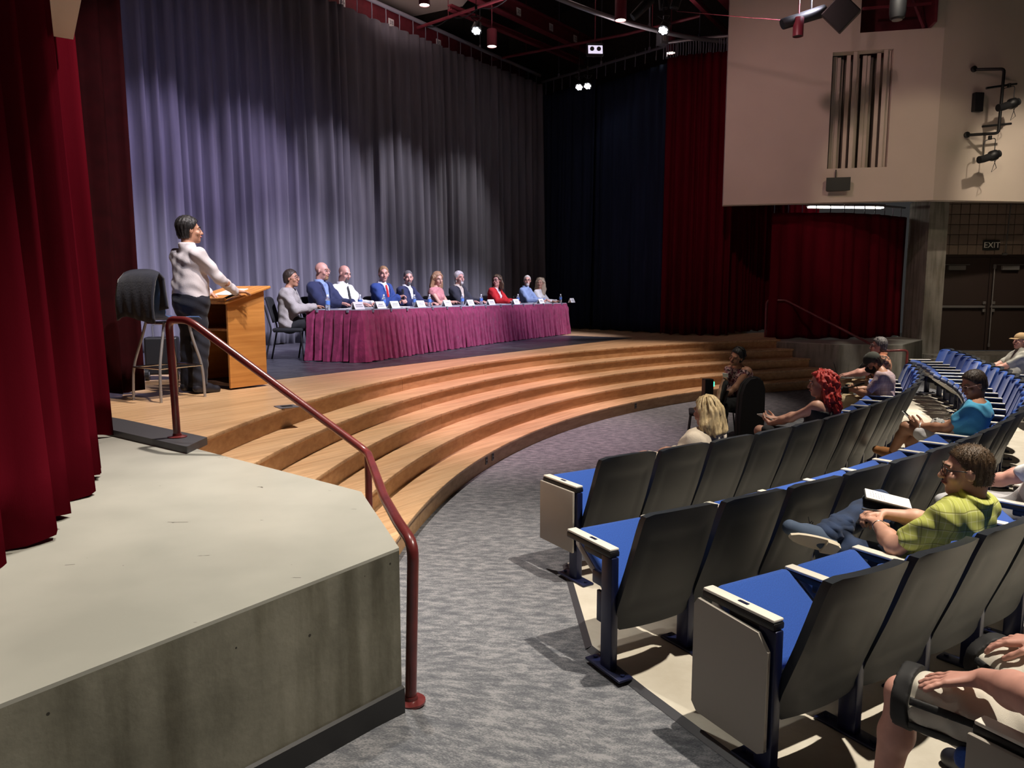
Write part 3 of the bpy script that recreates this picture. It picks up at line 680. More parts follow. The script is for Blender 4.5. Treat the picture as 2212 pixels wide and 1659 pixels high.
# ------------------------------------------------------------------ panel tables with pleated skirts
TP = [Vector(p) for p in ((-2.10, 10.32), (-1.42, 12.1), (-.34, 14.55), (1.30, 17.72))]
TZ = S+.74
def t_along(t):
    s = t
    for i in range(3):
        L = (TP[i+1]-TP[i]).length
        if s <= L or i == 2:
            d = (TP[i+1]-TP[i])/L; return TP[i]+d*s, d, Vector((-d.y, d.x))
        s -= L
def tpt(t, back, z=0): p, d, n = t_along(t); q = p+n*back; return Vector((q.x, q.y, z))
names = ('near end', 'middle', 'far end')
for i in range(3):
    a, b = TP[i], TP[i+1]; d = (b-a).normalized(); n = Vector((-d.y, d.x)); L = (b-a).length
    tb = thing('panel_table', 'long folding table with burgundy pleated skirt, %s of the panel row' % names[i], 'table', (a.x, a.y, S), math.atan2(d.y, d.x), 'skirted tables of the panel')
    ov = .02
    MB().rbox((L/2, .44, .73), (L-.008, .88, .022), .006).obj('tabletop', 'table_grey', tb)
    for sx in (.25, L-.25):
        MB().tube(bend([(sx, .12, .72), (sx, .12, .01), (sx, .76, .01), (sx, .76, .72)], .05), .014, 8).obj('leg_frame', 'steel', tb, 50)
    # box-pleated skirt around front and ends
    path = []
    if i == 0: path += [Vector((.0, .90)), Vector((.0, .0))]
    else: path += [Vector((.03, -.006))]
    path += [Vector((L+(.0 if i == 2 else .03), -.0 if i == 0 else -.006))]
    if i == 2: path += [Vector((L, .90))]
    rs, LL = resample(path, .012); nn = len(rs); P = []; rr = random.Random(20+i)
    wid = [.135*rr.uniform(.8, 1.25) for _ in range(90)]; acc = 0; k = 0; depth = [rr.uniform(.7, 1.3) for _ in wid]
    for q in range(nn):
        p, dd2 = rs[q]; dv = sum((rs[max(0, min(nn-1, q+h))][1] for h in range(-3, 4)), Vector((0, 0))).normalized(); nr = Vector((dv.y, -dv.x)); s = LL*q/(nn-1)
        while s > acc+wid[k]: acc += wid[k]; k += 1
        u = (s-acc)/wid[k]
        col = []
        for j in range(15):
            t = j/14.0; z = .015+.715*t; gp = .06+.26*(1-t)**.7; sh = min(1, max(0, min(u/.10, (1-gp-u)/.05)))
            band = 1-min(1, max(0, (t-.86)/.10))
            off = (.006+.058*depth[k]*sh*(.4+.6*(1-t)))*band+.004 + .05*(1-t)**1.5 + .006*math.sin(9*t+k*2+u*3)*(1-t)
            sl = .02*math.sin(2.5*t+k*1.9)*(1-t)
            col.append((p.x+nr.x*off+dv.x*sl, p.y+nr.y*off+dv.y*sl, z+(.008*math.sin(k*2.1) if j == 0 else 0)))
        P.append(col)
    mb = MB(); mb.grid(P); sk_ = mb.obj('skirt', 'skirt', tb, 35)
    for c in range(int(LL/.5)):
        p, dd2 = rs[min(nn-1, int((c+.4)*.5/LL*nn))]; nr = Vector((dd2.y, -dd2.x))
        MB().rbox((p.x+nr.x*.008, p.y+nr.y*.008, .722), (.035, .035, .05), .004, rotv('Z', math.atan2(dd2.y, dd2.x))).obj('skirt_clip', 'track_grey', sk_)

def find_t(px, back, z):
    """station along the tables whose point (back from the front edge) is seen at column px"""
    best = None
    for i in range(0, 900):
        t = -.6+i*.0105; q = tpt(t, back, z); Z = q.z-CAMZ
        yc = q.y*math.cos(PITCH)-Z*math.sin(PITCH); x = 1106+F_PX*q.x/yc
        if best is None or abs(x-px) < best[0]: best = (abs(x-px), t)
    return best[1]
# name tents: words too small to read in the photograph, so only two grey lines of print
plate0 = None
for i, px in enumerate((772, 820, 851, 907, 965, 1015, 1060, 1113.6, 1167.7, 1242.7)):
    t = find_t(px, .16, TZ+.05); p, d, n = t_along(t); w = .25
    lab = 'white folded name tent on the panel table, %s from the near end' % ORD[i]
    o = thing('name_tent', lab, 'name card', tpt(t, .16, TZ+.003), math.atan2(d.y, d.x), 'name tents on the panel table')
    mb = MB(); mb.add([(-w/2, -.045, 0), (w/2, -.045, 0), (w/2, 0, .105), (-w/2, 0, .105), (w/2, .045, 0), (-w/2, .045, 0)], [(0, 1, 2, 3), (3, 2, 4, 5)])
    me = mb.obj('card', 'paper', o); md = me.modifiers.new('t', 'SOLIDIFY'); md.thickness = .002
    r2 = random.Random(i); tilt = rotv('X', -math.atan2(.045, .105))
    mb = MB()
    for zz, ww, hh in ((.062, .60*r2.uniform(.8, 1.1), .011), (.036, .72*r2.uniform(.75, 1.1), .008)):
        x = -w*ww/2
        while x < w*ww/2-.008:
            l = r2.uniform(.008, .03); y = -.0465+.045*zz/.105
            mb.box((x+l/2, y, zz), (min(l, w*ww/2-x), .001, hh), tilt); x += l+.006
    mb.obj('print_line', 'ink', me)
# water bottles
bprof = [(.0, 0), (.031, 0), (.033, .01), (.033, .06), (.030, .075), (.033, .09), (.033, .13), (.026, .155), (.013, .175), (.0125, .185)]
def bottle_thing(label, loc):
    o = thing('water_bottle', label, 'bottle', loc, 0, 'water bottles on the panel table')
    MB().lathe(bprof, n=14).obj('body', 'water', o, 40); MB().lathe([(.0336, .075), (.0340, .078), (.0340, .125), (.0336, .128)], n=14).obj('label_band', 'bottle_label', o, 40)
    MB().lathe([(.015, .183), (.015, .205), (.013, .208)], n=12).obj('cap', 'white_plastic', o, 40)
    return o
bt = None
for i, (px, back) in enumerate(((703, .12), (778, .45), (829, .42), (895, .40), (928, .22), (998.7, .42), (1039.5, .35), (1119, .55), (1211, .45))):
    t = find_t(px, back, TZ+.1); lab = 'clear plastic water bottle on the panel table, %s from the near end' % ORD[i]
    if bt is None: bt = bottle_thing(lab, tpt(t, back, TZ+.002))
    else: dup(bt, tpt(t, back, TZ+.002), i*.7, lab)
for i, (t, back, rz, w, lab) in enumerate(((.25, .35, .3, .30, 'white sheet of paper before the panelist in grey'), (.95, .42, .2, .34, 'stack of white paper before the bald panelist in navy'), (1.75, .36, .1, .30, 'white paper before the panelist in white shirt'), (2.0, .62, -.2, .28, 'white paper near the panelist in blue suit'), (5.6, .45, .2, .3, 'white paper before the white-haired panelist'), (7.3, .5, .2, .3, 'white paper before the panelist in red'), (8.0, .52, .1, .3, 'white paper before the panelist in pale blue'))):
    p, d, n = t_along(t)
    o = MB().rbox((0, 0, .004), (w, .22, .006), .001).obj('paper', 'paper'); o.location = tpt(t, back, TZ+.002); o.rotation_euler = (0, 0, math.atan2(d.y, d.x)+rz); tag(o, lab, 'paper')

# ------------------------------------------------------------------ black stacking chairs
def stack_chair(label, loc, rotz, group=None):
    o = thing('stacking_chair', label, 'chair', loc, rotz, group)
    MB().rbox((0, .02, .45), (.44, .42, .05), .02).obj('seat', 'black_matte', o, 40)
    P = []
    for i in range(9):
        x = -.21+.42*i/8; c = (x/.21)**2; P.append([(x*(1-.10*max(0, t-.7)*c), -.20-.10*t+.03*c*.6, .55+.36*t-(.03*c*c if t > .95 else 0)) for t in (0, .25, .5, .75, .9, 1)])
    mb = MB(); mb.grid(P); b = mb.obj('backrest', 'black_matte', o, True); md = b.modifiers.new('t', 'SOLIDIFY'); md.thickness = .03
    for sx in (-1, 1):
        MB().tube(bend([(sx*.20, .20, .43), (sx*.215, .24, .0)], .05), .012, 8).obj('leg', 'black', o, 50)
        MB().tube(bend([(sx*.205, -.29, .80), (sx*.21, -.20, .46), (sx*.215, -.30, .0)], .06), .012, 8).obj('leg', 'black', o, 50)
    MB().tube([(-.2, .19, .425), (.2, .19, .425)], .01).tube([(-.2, -.17, .425), (.2, -.17, .425)], .01).tube([(-.2, .19, .425), (-.2, -.17, .425)], .01).tube([(.2, .19, .425), (.2, -.17, .425)], .01).obj('seat_frame', 'black', o)
    return o

# ------------------------------------------------------------------ auditorium seats
def seat_meshes():
    M = {}
    prof = [(-.015, .205), (-.02, .25), (-.045, .33), (-.085, .43), (-.125, .53), (-.165, .64), (-.20, .74), (-.235, .83), (-.245, .85)]
    def py(z):
        for (y0, z0), (y1, z1) in zip(prof[:-1], prof[1:]):
            if z <= z1: return y0+(y1-y0)*(z-z0)/(z1-z0)
        return prof[-1][0]
    nx, nz = 22, 26
    def sheet(off, hw0, hw1, zb, zt, inset=False):
        P = []
        for i in range(nx+1):
            u = -1+2*i/nx; row = []
            for j in range(nz+1):
                t = j/nz; z = zb+(zt-zb)*t; hw = hw0+(hw1-hw0)*t
                cr = .045; dz = zt-z
                if dz < cr: hw -= cr-math.sqrt(max(0, cr*cr-(cr-dz)**2))
                db = z-zb
                if db < cr: hw -= (cr-math.sqrt(max(0, cr*cr-(cr-db)**2)))*.8
                x = hw*u; y = py(z)+off+.034*abs(u)**2.2*(.55+.45*t)
                if inset:
                    k = max(abs(u)-.72, (abs(t-.50)-.30)*2.2); s = max(0, min(1, .5-k*9)); y += .006*s
                row.append((x, y, z-(.012*u*u if t > .97 else 0)))
            P.append(row)
        return P
    A = sheet(-.030, .240, .226, .205, .85, True); B = sheet(.012, .234, .220, .207, .847)
    mb = MB(); mb.grid(A); n = (nx+1)*(nz+1); mb.grid(B)
    idx = lambda i, j: i*(nz+1)+j
    rim = [idx(i, 0) for i in range(nx+1)]+[idx(nx, j) for j in range(1, nz+1)]+[idx(i, nz) for i in range(nx-1, -1, -1)]+[idx(0, j) for j in range(nz-1, 0, -1)]
    for a, b in zip(rim, rim[1:]+rim[:1]): mb.f.append((a, b, b+n, a+n)); mb.mi.append(0)
    M['backrest'] = mb.mesh('backrest', 'plastic_grey', 50)
    A = sheet(.0, .204, .192, .36, .832); B = sheet(.036, .192, .180, .38, .820)
    mb = MB(); mb.grid(A); mb.grid(B)
    for a, b in zip(rim, rim[1:]+rim[:1]): mb.f.append((a, b, b+n, a+n)); mb.mi.append(0)
    M['back_cushion'] = mb.mesh('back_cushion', 'fabric_blue', 50)
    mb = MB(); mb.rbox((0, .195, .035), (.43, .39, .07), .028, None, 3); M['seat_cushion'] = mb.mesh('seat_cushion', 'fabric_blue', 40)
    mb = MB(); mb.rbox((0, .185, -.02), (.42, .37, .045), .018, None, 2); M['seat_pan'] = mb.mesh('seat_pan', 'pan_grey', 40)
    mb = MB(); mb.rbox((0, .15, .618), (.056, .37, .014), .006, None, 2); M['armrest'] = mb.mesh('armrest', 'laminate', 40)
    mb = MB(); mb.rbox((0, .15, .596), (.060, .375, .030), .008, None, 2); mb.rbox((0, .09, .565), (.035, .22, .04), .01); M['arm_support'] = mb.mesh('arm_support', 'black', 40)
    mb = MB(); mb.rbox((0, .0, .29), (.045, .085, .58), .008); mb.rbox((0, .07, .44), (.03, .12, .07), .01); mb.rbox((0, .06, .30), (.02, .07, .16), .006); M['standard'] = mb.mesh('standard', 'metal_navy', 40)
    mb = MB(); mb.rbox((0, .0, .008), (.085, .28, .014), .005)
    for y in (-.11, .11): mb.cyl((0, y, .012), (0, y, .024), .011, 8)
    M['foot_plate'] = mb.mesh('foot_plate', 'metal_navy', 40)
    mb = MB(); mb.rbox((0, .14, .626), (.016, .050, .003), .0014); mb.rbox((0, .125, .6275), (.010, .014, .002), .0008); mb.rbox((0, .155, .6275), (.010, .014, .002), .0008); M['number_badge'] = mb.mesh('number_badge', 'metal_navy')
    mb = MB(); mb.rbox((0, .155, .39), (.018, .37, .40), .006); M['end_panel'] = mb.mesh('end_panel', 'laminate_grey', 40)
    mb = MB(); mb.prism([(-.03, .10), (-.03, .50), (.02, .56), (.34, .58), (.36, .55), (.36, .12), (.33, .085), (0, .08)], -.008, .008)
    me = mb.mesh('tablet_panel', 'laminate_grey'); me.transform(Matrix(((0, 0, 1, 0), (1, 0, 0, 0), (0, 1, 0, 0), (0, 0, 0, 1)))); M['tablet_panel'] = me
    return M
SM = seat_meshes()
def seat_frame(ang, rho):
    a = math.radians(ang); e = Vector((math.cos(a), math.sin(a))); o = C1+e*rho
    return Vector((o.x, o.y, .02)), yaw_of(-e.x, -e.y)
def aud_seat(label, ang, rho, pitch, down=False, last=False, first=None, group=None):
    loc, rz = seat_frame(ang, rho)
    o = thing('auditorium_seat', label, 'seat', loc, rz, group)
    link('backrest', SM['backrest'], o); link('back_cushion', SM['back_cushion'], o)
    for nm in ('seat_cushion', 'seat_pan'):
        c = link(nm, SM[nm], o); c.location = (0, .04, .40 if down else .35); c.rotation_euler = (0 if down else math.radians(35), 0, 0)
    hw = pitch*math.pi/180*rho/2
    for sx in ((-1, 1) if last else (-1,)):
        sd = link('standard', SM['standard'], o); sd.location = (sx*hw, 0, 0)
        for nm in ('armrest', 'arm_support', 'foot_plate')+(('number_badge',) if first or 'first from' in label else ()): link(nm, SM[nm], sd)
    if first: 
        c = link(first, SM[first], o); c.location = (-hw-.042, 0, 0)
    return o
def in_view(loc, m=120):
    Z = loc.z+.6-CAMZ; yc = loc.y*math.cos(PITCH)-Z*math.sin(PITCH)
    return yc > .3 and -m < 1106+F_PX*loc.x/yc < 2212+m
ROWS = {1: (-57.03, 2.318, 12.06, 17, {2, 6, 12, 16}), 2: (-59.53, 2.158, 13.1, 26, {9}), 3: (-59.3, 2.05, 14.02, 23, {2, 5, 22}), 4: (-59.4, 1.95, 15.12, 5, {0})}
RN = {1: 'front row', 2: 'second row', 3: 'third row', 4: 'fourth row'}
NUM = {2: 'under the blond spectator', 6: 'under the red-haired spectator'}
for r, (a0, pt, rho, n, occ) in ROWS.items():
    for j in range(n):
        ang = a0+pt*(j-.5); loc, rz = seat_frame(ang, rho)
        if not in_view(loc, 520 if r == 4 and j < 2 else 420): continue
        rho_ = rho+(max(0, ang+17)*.04 if r == 2 else max(0, ang+17)*.03)
        if j < 18: pos = '%s from the near aisle' % ORD[j]
        else: pos = '%s from the near aisle end' % ['nineteenth', 'twentieth', 'twenty-first', 'twenty-second', 'twenty-third', 'twenty-fourth', 'twenty-fifth', 'twenty-sixth', 'twenty-seventh', 'twenty-eighth'][j-18]
        lab = 'grey-backed blue tip-up seat in the %s, %s%s' % (RN[r], pos, ', occupied' if j in occ else '')
        aud_seat(lab, ang, rho_, pt, j in occ, j == n-1, {1: 'end_panel', 3: 'tablet_panel', 4: 'end_panel'}.get(r) if j == 0 else None, 'tip-up seats in the '+RN[r])

# ------------------------------------------------------------------ stage ceiling: tracks, steel, lamps
def track(label, pts, r=.035, mname='track_grey', carriers=0, drop=.3, seed=1, hang=True):
    t = thing('curtain_track', label, 'track')
    MB().tube(pts, r, 8).obj('rail', mname, t, 50)
    if carriers:
        rs, L = resample([Vector(p).to_2d() for p in pts], .02); n = len(rs); rr = random.Random(seed)
        me = MB().tube([(0, 0, 0), (.006, 0, -drop*.5), (0, 0, -drop)], .011, 5).mesh('hook_chain', 'track_grey')
        for k in range(carriers):
            p, d = rs[int((k+.5)*n/carriers)]; o = link('hook_chain', me, t, (p.x, p.y, pts[0][2]-.01))
    if hang:
        for f in (.15, .5, .85):
            p = Vector(pts[0]).lerp(Vector(pts[-1]), f) if len(pts) == 2 else Vector(pts[int(f*(len(pts)-1))])
            MB().tube([p, (p.x, p.y, CEIL)], .008, 6).obj('hanger_rod', 'track_grey', t)
            MB().rbox((p.x, p.y, p.z+.03), (.05, .09, .12), .01).obj('clamp', 'track_grey', t)
    return t
track('grey pipe track above the grey backdrop curtain', [W(1.42, -9.4, 7.95), W(1.6, 9.3, 7.95)], .045, 'track_grey', 44, .36)
track('grey track above the unlit-toned side curtain', [W(1.7, 9.25, 7.75), W(6.1, 7.9, 7.62)], .035, 'steel', 14, .36)
tk = [W(9.2-4.0*math.cos(math.radians(x))*1.0, 8.75*math.sin(math.radians(x)), 7.42) for x in range(-60, 68, 4)]
track('curved silver main curtain track sweeping across the stage opening', tk, .05, 'steel')
track('silver end of the main track with bunched carriers over the tall red curtain', [W(6.1, 7.35, 7.5), W(6.9, 7.5, 7.5), W(7.9, 7.85, 7.5)], .04, 'steel', 34, .34, 2)
mb_ = thing('curtain_motor', 'grey box-shaped track motor above the tall red curtain', 'motor', W(6.15, 7.2, 7.56), .4)
MB().rbox((0, 0, 0), (.2, .2, .3), .01).obj('housing', 'steel', mb_); MB().rbox((0, -.1, .02), (.09, .02, .2), .004).obj('cover', 'metal_dull', mb_)
track('grey track with chain hooks over the short red curtain', [W(8.5, 7.7, 3.80), W(9.9, 8.55, 3.80), W(10.5, 9.4, 3.80), W(10.9, 10.2, 3.80)], .022, 'steel', 12, .22, 3, False)
ft = thing('tube_light', 'fluorescent strip lights glowing above the short red curtain', 'light', W(9.6, 10.4, 3.92), math.atan2(N.y, N.x)-.9)
MB().rbox((0, 0, .04), (1.9, .18, .06), .01).obj('tray', 'white_plastic', ft)
for y in (-.05, .05): MB().cyl((-.92, y, -.01), (.92, y, -.01), .018, 8).obj('tube', 'tube_glow', ft)
def beam(label, a, b, h, w, mname='steel_maroon', chord=None, plates=()):
    o = thing('steel_beam', label, 'beam'); a, b = Vector(a), Vector(b); d = (b-a).normalized(); rz = math.atan2(d.y, d.x); R = rotv('Z', rz) @ rotv('Y', -math.asin(d.z)); c = (a+b)/2; L = (b-a).length
    MB().box(c, (L, .02, h), R).box(c+Vector((0, 0, h/2)), (L, w, .025), R).box(c-Vector((0, 0, h/2)), (L, w, .025), R).obj('web', mname, o)
    for (f, tx) in plates:
        p = a.lerp(b, f); s = Vector((d.y, -d.x, 0)); s = s if s.dot(-p) > 0 else -s
        pl_ = MB().box(p+s*.02, (.17, .012, .17), R).obj('number_plate', 'paper', o)
        q = p+s*.03; text_mesh(tx, .13, .001, 'ink', 'number', pl_, Matrix.Translation(q) @ Matrix.Rotation(math.atan2(s.y, s.x)+PI/2, 4, 'Z') @ Matrix.Rotation(PI/2, 4, 'X'))
    return o
beam('maroon steel beam running behind the top of the grey backdrop', W(.75, -9, 8.0), W(.9, 9.6, 8.0), .55, .2, plates=((.52, '34'), (.62, '36'), (.70, '38'), (.79, '40')))
beam('maroon roof girder with number plates crossing above the stage centre', (-1.1, 16.6, 8.35), (2.35, 21.6, 8.6), .36, .2, plates=((.36, '30'), (.6, '31'), (.8, '32')))
beam('thin maroon lower chord beside the numbered girder', (-1.35, 16.9, 8.0), (2.0, 21.5, 8.2), .10, .12)
beam('maroon roof girder above the tall red curtain', (2.6, 13.6, 8.15), (6.3, 20.0, 8.6), .34, .2, plates=((.2, '17'), (.36, '18'), (.5, '19')))
beam('slim maroon brace beside the right-hand girder', (2.2, 13.8, 7.95), (5.9, 20.2, 8.3), .10, .1)
for k, (a, b) in enumerate(((5, -6), (6.6, -6), (8.2, -6), (9.8, -6), (11.4, -6), (13, -6))):
    beam('dark maroon roof joist, %s from the stage side' % ORD[k], W(a, b, 9.5), W(a, 9, 9.5), .3, .12)
def pipe(label, pts, r=.035):
    o = thing('lighting_pipe', label, 'pipe'); MB().tube(pts, r, 8).obj('tube', 'steel_maroon', o, 50)
    for f in (.2, .8):
        p = Vector(pts[0]).lerp(Vector(pts[-1]), f); MB().tube([p, (p.x, p.y, CEIL)], .008, 5).obj('hanger_rod', 'steel_maroon', o)
    return o
pipe('long maroon lighting pipe slanting over the left half of the table', [(-2.15, 17.7, 7.85), (1.6, 14.9, 8.0)])
pipe('maroon lighting pipe slanting over the far end of the table', [(-.6, 20.4, 7.95), (2.7, 18.6, 8.0), (4.2, 17.4, 8.0)])
ca = thing('cable', 'loose black cable tied along the maroon lighting pipe', 'cable')
MB().tube([(-2.0+3.4*i/30, 17.6-2.55*i/30, 7.86+.1*i/30-.10*abs(math.sin(i*.55))) for i in range(31)], .012, 6).obj('cord', 'black', ca, True)
bl = thing('cable', 'thin steel cable stretched across the cream upper wall', 'cable')
MB().tube([(3.0, 14.2, 6.95), (4.9, 13.2, 6.42)], .007, 5).obj('cord', 'steel_maroon', bl)
# acoustic clouds
def cloud(label, poly, z):
    o = tag(MB().prism(poly, z, z+.06).obj('ceiling_cloud', 'cloud_white'), label, 'ceiling panel'); return o
cloud('large pale ceiling panel above the left half of the backdrop', [(-5.2, 15.6), (-2.55, 19.6), (-1.2, 18.9), (-.5, 17.1), (-1.2, 13.5), (-4.0, 13.0)], 8.75)
cloud('small pale ceiling panel behind the curved silver track', [(.30, 16.2), (1.05, 17.2), (1.9, 16.6), (2.1, 15.0), (.9, 14.2)], 8.35)
for k, (a, b) in enumerate((((-4.6, 16.2, 8.68), (-1.0, 14.2, 8.68)), ((-3.6, 18.0, 8.68), (-.55, 16.3, 8.68)))):
    o = thing('ceiling_rib', 'grey beam under the large pale ceiling panel, %s' % ('nearer one' if k == 0 else 'farther one'), 'beam'); d = Vector(b)-Vector(a)
    MB().box((Vector(a)+Vector(b))/2, (d.length, .16, .14), rotv('Z', math.atan2(d.y, d.x))).obj('web', 'track_grey', o)
# can downlights
def can(label, loc, lit=True, r=.10, h=.36):
    o = thing('can_downlight', label, 'light', loc, 0, 'maroon can lights')
    MB().lathe([(r*.9, h), (r, h-.01), (r, .0), (r*.9, 0), (r*.88, .03)], n=18).obj('housing', 'can_maroon', o, 40)
    MB().lathe([(r*.87, .012), (r*.87, .02)], n=18).obj('lens', 'lamp_glow' if lit else 'black', o)
    MB().cyl((0, 0, h), (0, 0, CEIL-loc[2]), .012, 6).obj('stem', 'can_maroon', o)
    return o
can('lit maroon can light below the large pale ceiling panel', (-1.57, 14.0, 6.98)); can('lit maroon can light over the table centre', (-.44, 17.0, 7.22), True, .11, .36)
can('lit maroon can light left of the black spotlight', (1.95, 14.0, 6.72), True, .105); can('lit maroon can light beside the tall red curtain', (3.72, 18.2, 7.45), True, .115)
can('unlit maroon can light before the cream wall', (4.78, 13.0, 6.12), False, .085, .30)
def led(label, loc, tgt, flood=False):
    loc = Vector(loc); o = thing('stage_light', label, 'light', loc, 0)
    q = (Vector(tgt)-loc).to_track_quat('-Z', 'Y').to_matrix()
    MB().lathe([(.05, .22), (.085, .18), (.10, .05), (.11, 0), (.10, 0)], n=16, rot=q).obj('housing', 'black', o, 40)
    mb = MB()
    for i in range(7):
        a = i*PI/3; c = q @ Vector((.058*math.cos(a)*(i > 0), .058*math.sin(a)*(i > 0), -.004)); mb.lathe([(.026, .002), (.026, -.003)], c, 8, q)
    mb.obj('lens', 'led_glow', o)
    MB().tube(bend([q @ Vector((-.12, 0, .1)), Vector((-.12, 0, .26)), Vector((.12, 0, .26)), q @ Vector((.12, 0, .1))], .04), .008, 6).tube([(0, 0, .26), (0, 0, .40)], .012, 6).rbox((0, 0, .42), (.05, .07, .08), .01).obj('yoke', 'black', o)
    MB().cyl((0, 0, .44), (0, 0, CEIL-loc.z), .008, 5).obj('safety_cable', 'black', o)
    return o
led('glaring white stage light hanging left of the centre can light', (-.69, 15.0, 6.88), (-1.5, 11.5, 1.5)); led('glaring white stage light on the curved track at the right', (2.72, 14.0, 6.55), (.2, 11, 1.2))
for i, (x, y) in enumerate(((1.42, 17.6), (1.62, 17.5))):
    led('small white stage light low over the far corner, %s of the pair' % ('left' if i == 0 else 'right'), (x+.25, y+1.6, 6.95), (.3, 15, 1.2))
fl = thing('flood_light', 'twin-lamp flood light with pale glass above the far corner', 'light', (1.71, 16.0, 6.84), .05)
MB().rbox((0, 0, 0), (.36, .12, .25), .02, rotv('X', -.25)).obj('housing', 'black', fl)
MB().rbox((0, -.062, -.01), (.30, .01, .18), .005, rotv('X', -.25)).obj('glass', 'flood_glow', fl)
for sx in (-.07, .07): MB().cyl((sx, -.07, 0), (sx, -.078, 0), .045, 14).obj('lamp_ring', 'steel', fl)
MB().tube([(0, 0, .12), (0, 0, CEIL-6.84)], .012, 6).obj('stem', 'steel_maroon', fl)
bs = thing('spotlight', 'black ellipsoidal spotlight beside the can light on the curved track', 'light', (2.2, 14.1, 6.95))
MB().tube([(-.02, 0, -.14), (.05, 0, -.08), (.24, .05, .12), (.3, .06, .2)], .07, 12, True, .10).obj('barrel', 'black', bs, 40); MB().tube([(.15, .02, .1), (.15, .02, CEIL-6.95)], .015, 6).obj('stem', 'black', bs)
for dx in (.55, .78): MB().rbox((dx, .1, .16), (.16, .14, .26), .03, rotv('Y', .4*(dx-.6)*4)).obj('lamp_head', 'black', bs)
bs2 = thing('spotlight', 'black tubular spotlight pointing left before the cream wall', 'light', (4.9, 13.05, 6.38))
MB().tube([(-.38, -.02, -.06), (-.36, -.02, -.05), (.1, .02, .10), (.34, .04, .18)], .085, 14, True, .10).obj('barrel', 'black', bs2, 40); MB().tube([(.1, 0, .1), (.1, 0, CEIL-6.38)], .015, 6).obj('stem', 'black', bs2)
sp = thing('hanging_speaker', 'black loudspeaker hung corner-down before the cream wall', 'speaker', (5.06, 12.0, 6.03), -.2)
MB().rbox((0, 0, .1), (.40, .34, .40), .015, rotv('Y', PI/4) @ rotv('X', .3)).obj('cabinet', 'black', sp); MB().rbox((-.02, -.02, .46), (.10, .10, .4), .01).obj('bracket', 'black', sp); MB().tube([(0, 0, .5), (0, 0, CEIL-6.03)], .02, 6).obj('stem', 'black', sp)
pj = thing('spotlight', 'dark barrel-shaped lamp hanging in front of the maroon catwalk box', 'light', (5.93, 12.0, 6.06))
MB().lathe([(.08, -.02), (.105, .0), (.12, .08), (.12, .5), (.1, .55)], n=16).obj('barrel', 'black', pj, 40); MB().lathe([(.075, -.03), (.078, -.02)], n=16).obj('lens', 'metal_dull', pj); MB().tube([(0, 0, .5), (0, 0, CEIL-6.06)], .02, 6).obj('stem', 'black', pj)
# wall speaker and light bracket on the cream wall
yw = math.atan2(dl.y, dl.x)
ws = thing('wall_speaker', 'small black wall speaker below the louvre', 'speaker', lpt(2.21, .12, 4.05), yw)
MB().prism([(-.17, .06), (.17, .06), (.24, -.08), (-.22, -.08)], -.13, .13).obj('cabinet', 'black', ws); MB().tube([(-.02, .05, .13), (-.02, .05, .30)], .01).obj('bracket', 'black', ws)
p2 = Vector((9.3, 15.26, 0)); d2 = (Vector(PR)-Vector(PC)).normalized(); n2_ = Vector((d2.y, -d2.x)); pc = Vector(PC)
def rpt(t, o, z): q = pc+d2*t+n2_*o; return Vector((q.x, q.y, z))
br = thing('light_bracket', 'black pipe bracket carrying spotlights on the right upper wall', 'bracket')
MB().tube(bend([rpt(.63, .035, 6.22), rpt(.95, .47, 6.12), rpt(.93, .47, 4.93), rpt(.58, .035, 4.97)], .06), .028, 10).obj('pipe', 'black', br, 50)
for q in (rpt(.63, .06, 6.22), rpt(.58, .06, 4.97)): MB().lathe([(.06, 0), (.06, .03), (.035, .045)], q, 14, Matrix.Rotation(PI/2, 3, 'X')).obj('wall_flange', 'black', br)
for a, b in ((rpt(.62, .45, 5.76), rpt(1.25, .45, 5.86)), (rpt(.6, .45, 5.05), rpt(1.2, .45, 5.12))): MB().tube([a, b], .022, 8).obj('cross_arm', 'black', br)
for i, c in enumerate((rpt(1.10, .47, 5.46), rpt(.78, .47, 4.48))):
    o = thing('spotlight', 'black ellipsoidal spotlight on the wall bracket, %s one' % ('upper' if i == 0 else 'lower'), 'light', c, math.atan2(d2.y, d2.x))
    MB().tube([(-.22, 0, -.06), (-.12, 0, -.04), (0, 0, 0), (.12, 0, .04), (.20, 0, .07)], .07, 12).obj('barrel', 'black_matte', o, 40); MB().lathe([(.06, -.10), (.10, -.05), (.10, .05), (.07, .09)], (.08, 0, .03), 12, rotv('Y', PI/2-.3)).obj('lamp_housing', 'black', o, 40)
    MB().tube(bend([(-.14, 0, 0), (-.14, 0, .30), (.10, 0, .36), (.10, 0, .05)], .05), .008, 6).obj('yoke', 'black', o); MB().rbox((-.02, 0, .36), (.05, .06, .08), .01).obj('clamp', 'black', o)
    MB().tube([(.1, 0, -.05), (.18, .02, -.2), (.08, .02, -.28), (.12, 0, -.1), (.2, 0, .1)], .006, 5).obj('power_cord', 'black', o, True)
o = thing('wall_speaker', 'small flat black speaker on the right upper wall', 'speaker', rpt(.77, .06, 5.60), math.atan2(d2.y, d2.x)); MB().rbox((0, 0, 0), (.19, .1, .36), .01).obj('cabinet', 'black', o); MB().rbox((0, -.052, 0), (.16, .006, .32), .004).obj('grille', 'black_matte', o)

